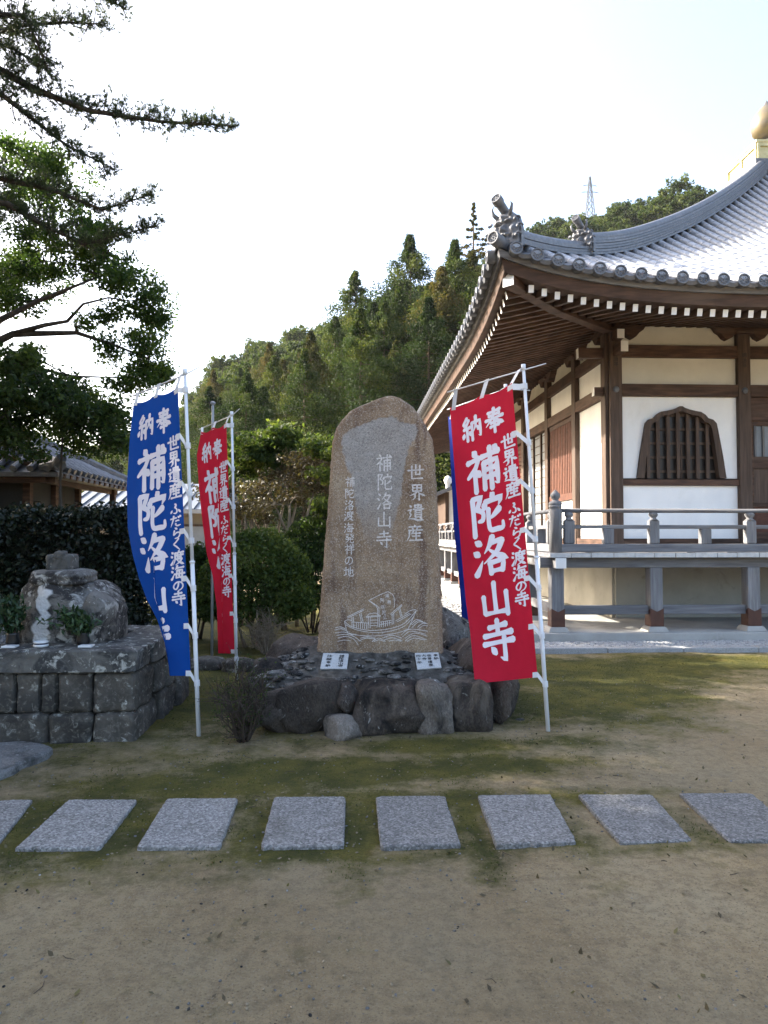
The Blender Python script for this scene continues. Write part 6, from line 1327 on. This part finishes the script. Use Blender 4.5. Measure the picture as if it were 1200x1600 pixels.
# tiles: half round covers over dished pans, laid row by row
def cover_mesh():
    m = MB(); n = 9; L = .34
    prof = [(-.02, .0765), (.02, .0775), (.03, .0745), (L, .0725)]
    for y, r in prof:
        for j in range(n + 1): t = math.pi * j / n; m.v.append((r * math.cos(t), y, r * math.sin(t) * .95))
    for i in range(len(prof) - 1):
        for j in range(n): a = i * (n + 1) + j; m.f.append((a, a + 1, a + n + 2, a + n + 1)); m.m.append(0)
    m.f.append(tuple(range(n, -1, -1))); m.m.append(0); return m.mesh('cover_tile', M['tile'], True)
def pan_mesh():
    m = MB(); n = 6; prof = [(0, -.012), (0, .010), (.33, -.006)]
    for y, h in prof:
        for j in range(n + 1): u = -1 + 2 * j / n; m.v.append((u * .10, y, h + .030 * u * u - .004))
    for i in range(2):
        for j in range(n): a = i * (n + 1) + j; m.f.append((a, a + 1, a + n + 2, a + n + 1)); m.m.append(0)
    return m.mesh('pan_tile', M['pan'], False)
def medallion_mesh():
    m = MB(); n = 20; R0 = .088
    prof = [(R0, .10), (R0, -.0), (R0 * .97, -.012), (R0 * .80, -.012), (R0 * .77, .004), (R0 * .5, .004), (.0, .004)]
    b = 0
    for r, y in prof[:-1]:
        for j in range(n): t = 2 * math.pi * j / n; m.v.append((r * math.cos(t), y, r * math.sin(t)))
    for i in range(len(prof) - 2):
        for j in range(n): m.f.append((i * n + j, (i + 1) * n + j, (i + 1) * n + (j + 1) % n, i * n + (j + 1) % n)); m.m.append(0)
    m.f.append(tuple((len(prof) - 2) * n + j for j in range(n))); m.m.append(0)
    for k in range(8):      # eight petals
        t = math.pi * k / 4 + .2; c = Vector((math.cos(t), 0, math.sin(t))); s = Vector((-math.sin(t), 0, math.cos(t))); V = [c * R0 * .22, c * R0 * .5 + s * R0 * .17, c * R0 * .72, c * R0 * .5 - s * R0 * .17]
        m.add([v + Vector((0, .003, 0)) for v in V] + [c * R0 * .48 + Vector((0, -.010, 0))], [(0, 1, 4), (1, 2, 4), (2, 3, 4), (3, 0, 4)])
    m.lathe([(.0001, 0)], n=3) if False else None
    q = [(R0 * .17 * math.cos(2 * math.pi * j / 10), 0.003, R0 * .17 * math.sin(2 * math.pi * j / 10)) for j in range(10)] + [(0, -.012, 0)]; m.add(q, [(j, (j + 1) % 10, 10) for j in range(10)])
    return m.mesh('eave_end_tile', M['tilek'], False)
def pan_end_mesh():
    m = MB(); n = 8; P = []
    for j in range(n + 1): u = -1 + 2 * j / n; P.append((u * .105, .030 * u * u - .004))
    m.prism([(u, v + .012) for u, v in P] + [(u, v - .045) for u, v in reversed(P)], lambda u, v, d: (u, d, v), -.035, .02); return m.mesh('eave_pan_tile', M['tilek'], False)
CV, PN, MD, PE = cover_mesh(), pan_mesh(), medallion_mesh(), pan_end_mesh()
PITCH_R = .276; cov, pan = [], []; med, pend = [], []
for side in (0, 1):
    nrow = int(2 * EW / PITCH_R); off = (2 * EW - (nrow - 1) * PITCH_R) / 2
    for k in range(nrow):
        for kind, s in (('c', off + k * PITCH_R), ('p', off + (k + .5) * PITCH_R)):
            if s > 2 * EW - .15: continue
            if side == 0 and s > 14.5 or side == 1 and s > 18: continue
            amax = min(s, 2 * EW - s) - .12
            a = -.03; first = True
            while a < amax:
                p = rp(side, s, max(a, 0)); q = rp(side, s, max(a, 0) + .05); d = (q - p).normalized()
                if a < 0: p = p - d * .03
                x = Vector((1, 0, 0)) if side == 0 else Vector((0, -1, 0)); zz = x.cross(d).normalized()
                Mx = frame(x, d, zz, p - TO + zz * (.022 if kind == 'c' else .0))
                if kind == 'c':
                    cov.append(((p - cam.location).length + (0 if side == 0 else 30), Mx))
                    if first:
                        h = Vector((0, 1, 0)) if side == 0 else Vector((1, 0, 0)); med.append(frame(x, h, Vector((0, 0, 1)), p - TO + zz * .028 - h * .035))
                else:
                    pan.append(((p - cam.location).length + (0 if side == 0 else 30), Mx))
                    if first: pend.append(Mx)
                first = False; a += .30 / math.sqrt(1 + ((q.z - p.z) / .05) ** 2) * 1.0
cov.sort(key=lambda q: q[0]); pan.sort(key=lambda q: q[0])
for d, Mx in cov[:300]: inst('cover_tile', CV, roof, Mx)
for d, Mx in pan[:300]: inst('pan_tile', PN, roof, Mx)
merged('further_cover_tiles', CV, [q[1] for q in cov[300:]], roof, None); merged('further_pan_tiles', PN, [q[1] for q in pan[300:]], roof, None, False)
for Mx in med: inst('eave_end_tile', MD, roof, Mx)
for Mx in pend: inst('eave_pan_tile', PE, roof, Mx)
# eave boards under the tiles, following the curve
def sweep(name, side, s0, s1, n, prof, mat, par, mirror=False):
    """prof: (outward inset a, z offset) closed outline"""
    m = MB(); k = len(prof); b = 0
    for i in range(n + 1):
        f = i / n; s = s0 + (s1 - s0) * f * f * (1.6 - .6 * f) if s1 > s0 + 6 else s0 + (s1 - s0) * f
        z = 4.86 + ups(s)
        for a, dz in prof:
            sa = max(s, 0) ; p = (Vector((EX + max(sa, a), EY + a, z + dz)) if side == 0 else Vector((EX + a, EY + max(sa, a), z + dz))); m.v.append(tuple(p - TO))
    for i in range(n):
        for j in range(k): m.f.append((i * k + j, i * k + (j + 1) % k, (i + 1) * k + (j + 1) % k, (i + 1) * k + j)); m.m.append(0)
    m.f += [tuple(range(k)), tuple(n * k + j for j in reversed(range(k)))]; m.m += [0, 0]; return m.build(name, mat, par)
ev = empty('eaves', (0, 0, 0), tp)
for side in (0, 1):
    L = 16 if side == 0 else 19.5
    sweep('tile_bed_board', side, 0, L, 50, [(.03, -.03), (.06, -.12), (.30, -.12), (.30, -.03)], M['greyh'], ev)
    sweep('eave_fascia', side, 0, L, 50, [(.10, -.122), (.13, -.27), (.38, -.27), (.38, -.122)], M['wood'], ev)
    sweep('soffit_boards', side, .3, L, 50, [(.16, -.262), (EO + .1, .25), (EO + .1, .30), (.16, -.23)], M['woodred'], ev)
# rafters with white painted ends
SLP = .235
def rafter(side, s):
    z = 4.86 + ups(s) - .335; a0 = .24; a1 = min(EO + .12, s - .08)
    if a1 < a0 + .1: return
    p = Vector((EX + s, EY + a0, z)) if side == 0 else Vector((EX + a0, EY + s, z)); q = Vector((EX + s, EY + a1, z + SLP * (a1 - a0))) if side == 0 else Vector((EX + a1, EY + s, z + SLP * (a1 - a0)))
    m = MB(); m.beam(p - TO, q - TO, .072, .10, 0, mend=1); m.build('rafter', [M['wood'], M['white']], ev)
s = .52
while s < 9.5: rafter(0, s); s += .1785
s = .52
while s < 19: rafter(1, s); s += .1785
c0 = Vector((EX + .20, EY + .20, 4.86 + ups(0) - .36)); c1 = Vector((WX + .2, WY + .2, 5.0)); m = MB(); mid = c0.lerp(c1, .4) + Vector((0, 0, -.07))
m.beam(c0 - TO, mid - TO, .17, .25, 0, mend=1); m.build('hip_rafter', [M['wood'], M['white']], ev, bevel=.006); m = MB(); m.beam(mid - TO, c1 - TO, .165, .245); m.build('hip_rafter', M['wood'], ev, bevel=.006)
# ridges down the hips: stacked courses
def ridge(a0, a1, layers, n, w0, corner=(1, 1)):
    up = Vector((0, 0, 1)); sd = Vector((1, -1, 0)).normalized(); path = []
    for i in range(n + 1):
        a = a0 + (a1 - a0) * i / n; z = roof_z(a + .0, a); path.append(Vector((EX + a, EY + a, z)))
    h = .03
    for l in range(layers):
        w = w0 - .012 * l - (.02 if l % 2 else 0); t = .052; m = MB(); P = []
        for i, p in enumerate(path):
            lift = h + (.0 if i else .02)
            for q, e in ((-w, 0), (w, 0), (w, t * .8), (-w, t * .8)): P.append(p - TO + sd * q / 2 + up * (lift + e))
        m.add(P, [(i * 4 + j, i * 4 + (j + 1) % 4, i * 4 + 4 + (j + 1) % 4, i * 4 + 4 + j) for i in range(n) for j in range(4)] + [(3, 2, 1, 0), tuple(n * 4 + j for j in range(4))]); m.build('ridge_course', M['tilek'], roof, bevel=.004); h += t * .92
    m = MB(); m.tube([p - TO + up * (h + .025) for p in path], .085, 10); m.build('ridge_cap', M['tilek'], roof, smooth=True); return h
ridge(.22, 1.75, 3, 10, .30); ridge(1.70, EW - .68, 6, 40, .32)
for k in range(3):      # the other three hips, simpler
    m = MB(); pts = []
    for i in range(13):
        a = .2 + (EW - .9) * i / 12; z = roof_z(a, a) + .22; X = EX + a if k != 0 else EX + 2 * EW - a; Yy = EY + a if k == 0 else EY + 2 * EW - a
        if k == 2: X = EX + 2 * EW - a
        pts.append(Vector((X, Yy, z)) - TO)
    m.tube(pts, .22, 8); m.build('ridge_course', M['tilek'], roof, smooth=True)
# ogre-faced end tiles with a tilted round tile above
def ogre(a, sc, lift):
    p = Vector((EX + a, EY + a, roof_z(a, a) + lift)) - TO; out = Vector((-1, -1, 0)).normalized(); sd = Vector((1, -1, 0)).normalized(); up = Vector((0, 0, 1)); g = empty('ogre_tile', (0, 0, 0), tp)
    def fr(m): m.v = [tuple(p + (sd * x + out * -y + up * z) * sc) for x, y, z in m.v]; return m
    N = 40; m = MB(); W_, H_ = .23, .46
    G = [(-.075, .27, .030, .026, -.03), (.075, .27, .030, .026, -.03), (-.075, .27, .014, .014, .055), (.075, .27, .014, .014, .055), (-.085, .325, .065, .022, .075), (.085, .325, .065, .022, .075), (0, .22, .036, .05, .10), (-.04, .19, .022, .02, .05), (.04, .19, .022, .02, .05),
         (0, .13, .10, .022, .06), (0, .095, .085, .02, -.06), (0, .05, .075, .022, .06), (-.055, .10, .012, .03, .07), (.055, .10, .012, .03, .07), (-.15, .19, .04, .06, .06), (.15, .19, .04, .06, .06), (-.18, .09, .035, .035, .05), (.18, .09, .035, .035, .05), (0, .39, .10, .03, .045), (0, .36, .02, .05, .05), (-.14, .38, .04, .04, .03), (.14, .38, .04, .04, .03)]
    for j in range(N + 1):
        z = H_ * j / N; hw = W_ * (1.0 if z < .2 else math.sqrt(max(.0, 1 - ((z - .2) / .30) ** 2)) * .92 + .08)
        for i in range(N + 1):
            u = -1 + 2 * i / N; x = u * hw; h = .05 * (1 - u * u) ** .5 if abs(u) < 1 else 0
            for gx, gz, sx, sz, am in G: h += am * math.exp(-((x - gx) / sx) ** 2 - ((z - gz) / sz) ** 2)
            m.v.append((x, -h, z))
    for j in range(N):
        for i in range(N): q = j * (N + 1) + i; m.f.append((q, q + 1, q + N + 2, q + N + 1)); m.m.append(0)
    fr(m).build('ogre_face', M['tilek'], g, smooth=True)
    m = MB(); m.prism([(-.25, -.04), (.25, -.04), (.25, .2), (.2, .38), (.1, .48), (-.1, .48), (-.2, .38), (-.25, .2)], lambda u, v, d: (u, d, v), .02, .10); fr(m).build('back_plate', M['tilek'], g)
    for s in (1, -1):
        m = MB(); m.tube([(s * .10, -.05, .40), (s * .15, -.09, .46), (s * .17, -.10, .53), (s * .14, -.10, .58)], [.034, .028, .018, .004], 8); fr(m).build('horn', M['tilek'], g, smooth=True)
        for q in range(3): m = MB(); cx, cz = s * (.235, .265, .22)[q], (.08, .2, .32)[q]; m.tube([(cx + .045 * math.cos(t * .8) * (1 - t * .1) * s, -.03 - .012 * t, cz + .045 * math.sin(t * .8) * (1 - t * .1)) for t in range(8)], .017, 6); fr(m).build('side_curl', M['tilek'], g, smooth=True)
    a0, a1 = p + (up * .46 - out * .06) * sc, p + (up * .60 + out * .24) * sc; d = (a1 - a0).normalized(); m = MB(); m.tube([a0, a1], [.055 * sc * 1.1, .066 * sc * 1.1], 14); m.build('round_tile', M['tilek'], g, smooth=True)
    xx = d.cross(up).normalized(); o = inst('end_disc', MD, g, frame(xx, -d, xx.cross(-d).normalized(), a1 + d * .012) @ Matrix.Scale(sc * .92, 4))
ogre(.16, .92, .02); ogre(1.70, .78, .12)
p = Vector((EX - .05, EY - .05, roof_z(0, 0) + .06)) - TO; d = Vector((-1, -1, .12)).normalized(); m = MB(); m.tube([p - d * .35, p], [.09, .09], 14); m.build('corner_round_tile', M['tilek'], roof, smooth=True)
xx = d.cross(Vector((0, 0, 1))).normalized(); inst('eave_end_tile', MD, roof, frame(xx, -d, xx.cross(-d).normalized(), p + d * .01))
# gilt box and jewel at the apex
fin = empty('roof_finial', (0, 0, 0), tp); hb = .73; fc = at(1183, 219, 18.2); z1 = fc.z - .08; z0 = at(1183, 250, 18.2).z - .1; jw = at(1206, 196, 18.95); C = Vector((fc.x + hb, 18.2 + hb, 0)) - TO
m = MB(); m.box(C.x - hb - .12, C.x + hb + .12, C.y - hb - .12, C.y + hb + .12, z0 - .25, z0 + .1); m.build('finial_base', M['tilek'], fin, bevel=.02)
m = MB(); m.box(C.x - hb, C.x + hb, C.y - hb, C.y + hb, z0 + .1, z1); m.build('gilt_box', M['gold'], fin, bevel=.01)
for sx, sy in ((-1, 0), (0, -1), (1, 0), (0, 1)):
    for k in (-1, 0, 1):
        m = MB(); q = k * hb * .97; a = (C.x + sx * (hb + .015) + (q if sy else 0), C.y + sy * (hb + .015) + (q if sx else 0)); m.box(a[0] - .035, a[0] + .035, a[1] - .035, a[1] + .035, z0 + .1, z1 + .005); m.build('box_stile', M['gold'], fin)
    for z in (z0 + .16, z1 - .04):
        m = MB(); a = (C.x + sx * (hb + .012), C.y + sy * (hb + .012)); m.box(a[0] - (.03 if sx else hb), a[0] + (.03 if sx else hb), a[1] - (.03 if sy else hb), a[1] + (.03 if sy else hb), z - .05, z + .05); m.build('box_rail', M['gold'], fin)
m = MB(); m.box(C.x - hb - .06, C.x + hb + .06, C.y - hb - .06, C.y + hb + .06, z1 + .006, z1 + .08); m.build('box_lid', M['gold'], fin, bevel=.01)
m = MB(); m.lathe([(.55, 0), (.5, .08), (.40, .2), (.34, .26), (.36, .30)], (C.x, C.y, z1 + .08), 24); m.build('lotus_base', M['tilek'], fin, smooth=True)
m = MB(); m.lathe([(.27, 0), (.38, .12), (.42, .3), (.40, .48), (.31, .66), (.2, .80), (.08, .92), (.01, 1.05)], (C.x, C.y, jw.z - .35), 28); m.build('gilt_jewel', M['jewel'], fin, smooth=True)

# ------------------------------------------------------------------ air: thin even haze round the yard and the hill
hz = MB(); hz.box(-330, 330, -60, 420, -1.7, 215); hm = bpy.data.materials.new('thin_air'); hm.use_nodes = True; nt = hm.node_tree
nt.nodes.remove(nt.nodes['Principled BSDF']); pv = nt.nodes.new('ShaderNodeVolumePrincipled'); pv.inputs['Color'].default_value = (.93, .95, .97, 1); pv.inputs['Density'].default_value = .00012; pv.inputs['Anisotropy'].default_value = .25
nt.links.new(pv.outputs[0], nt.nodes['Material Output'].inputs['Volume']); tag(hz.build('haze', hm), kind='stuff')
SC.cycles.volume_bounces = 0
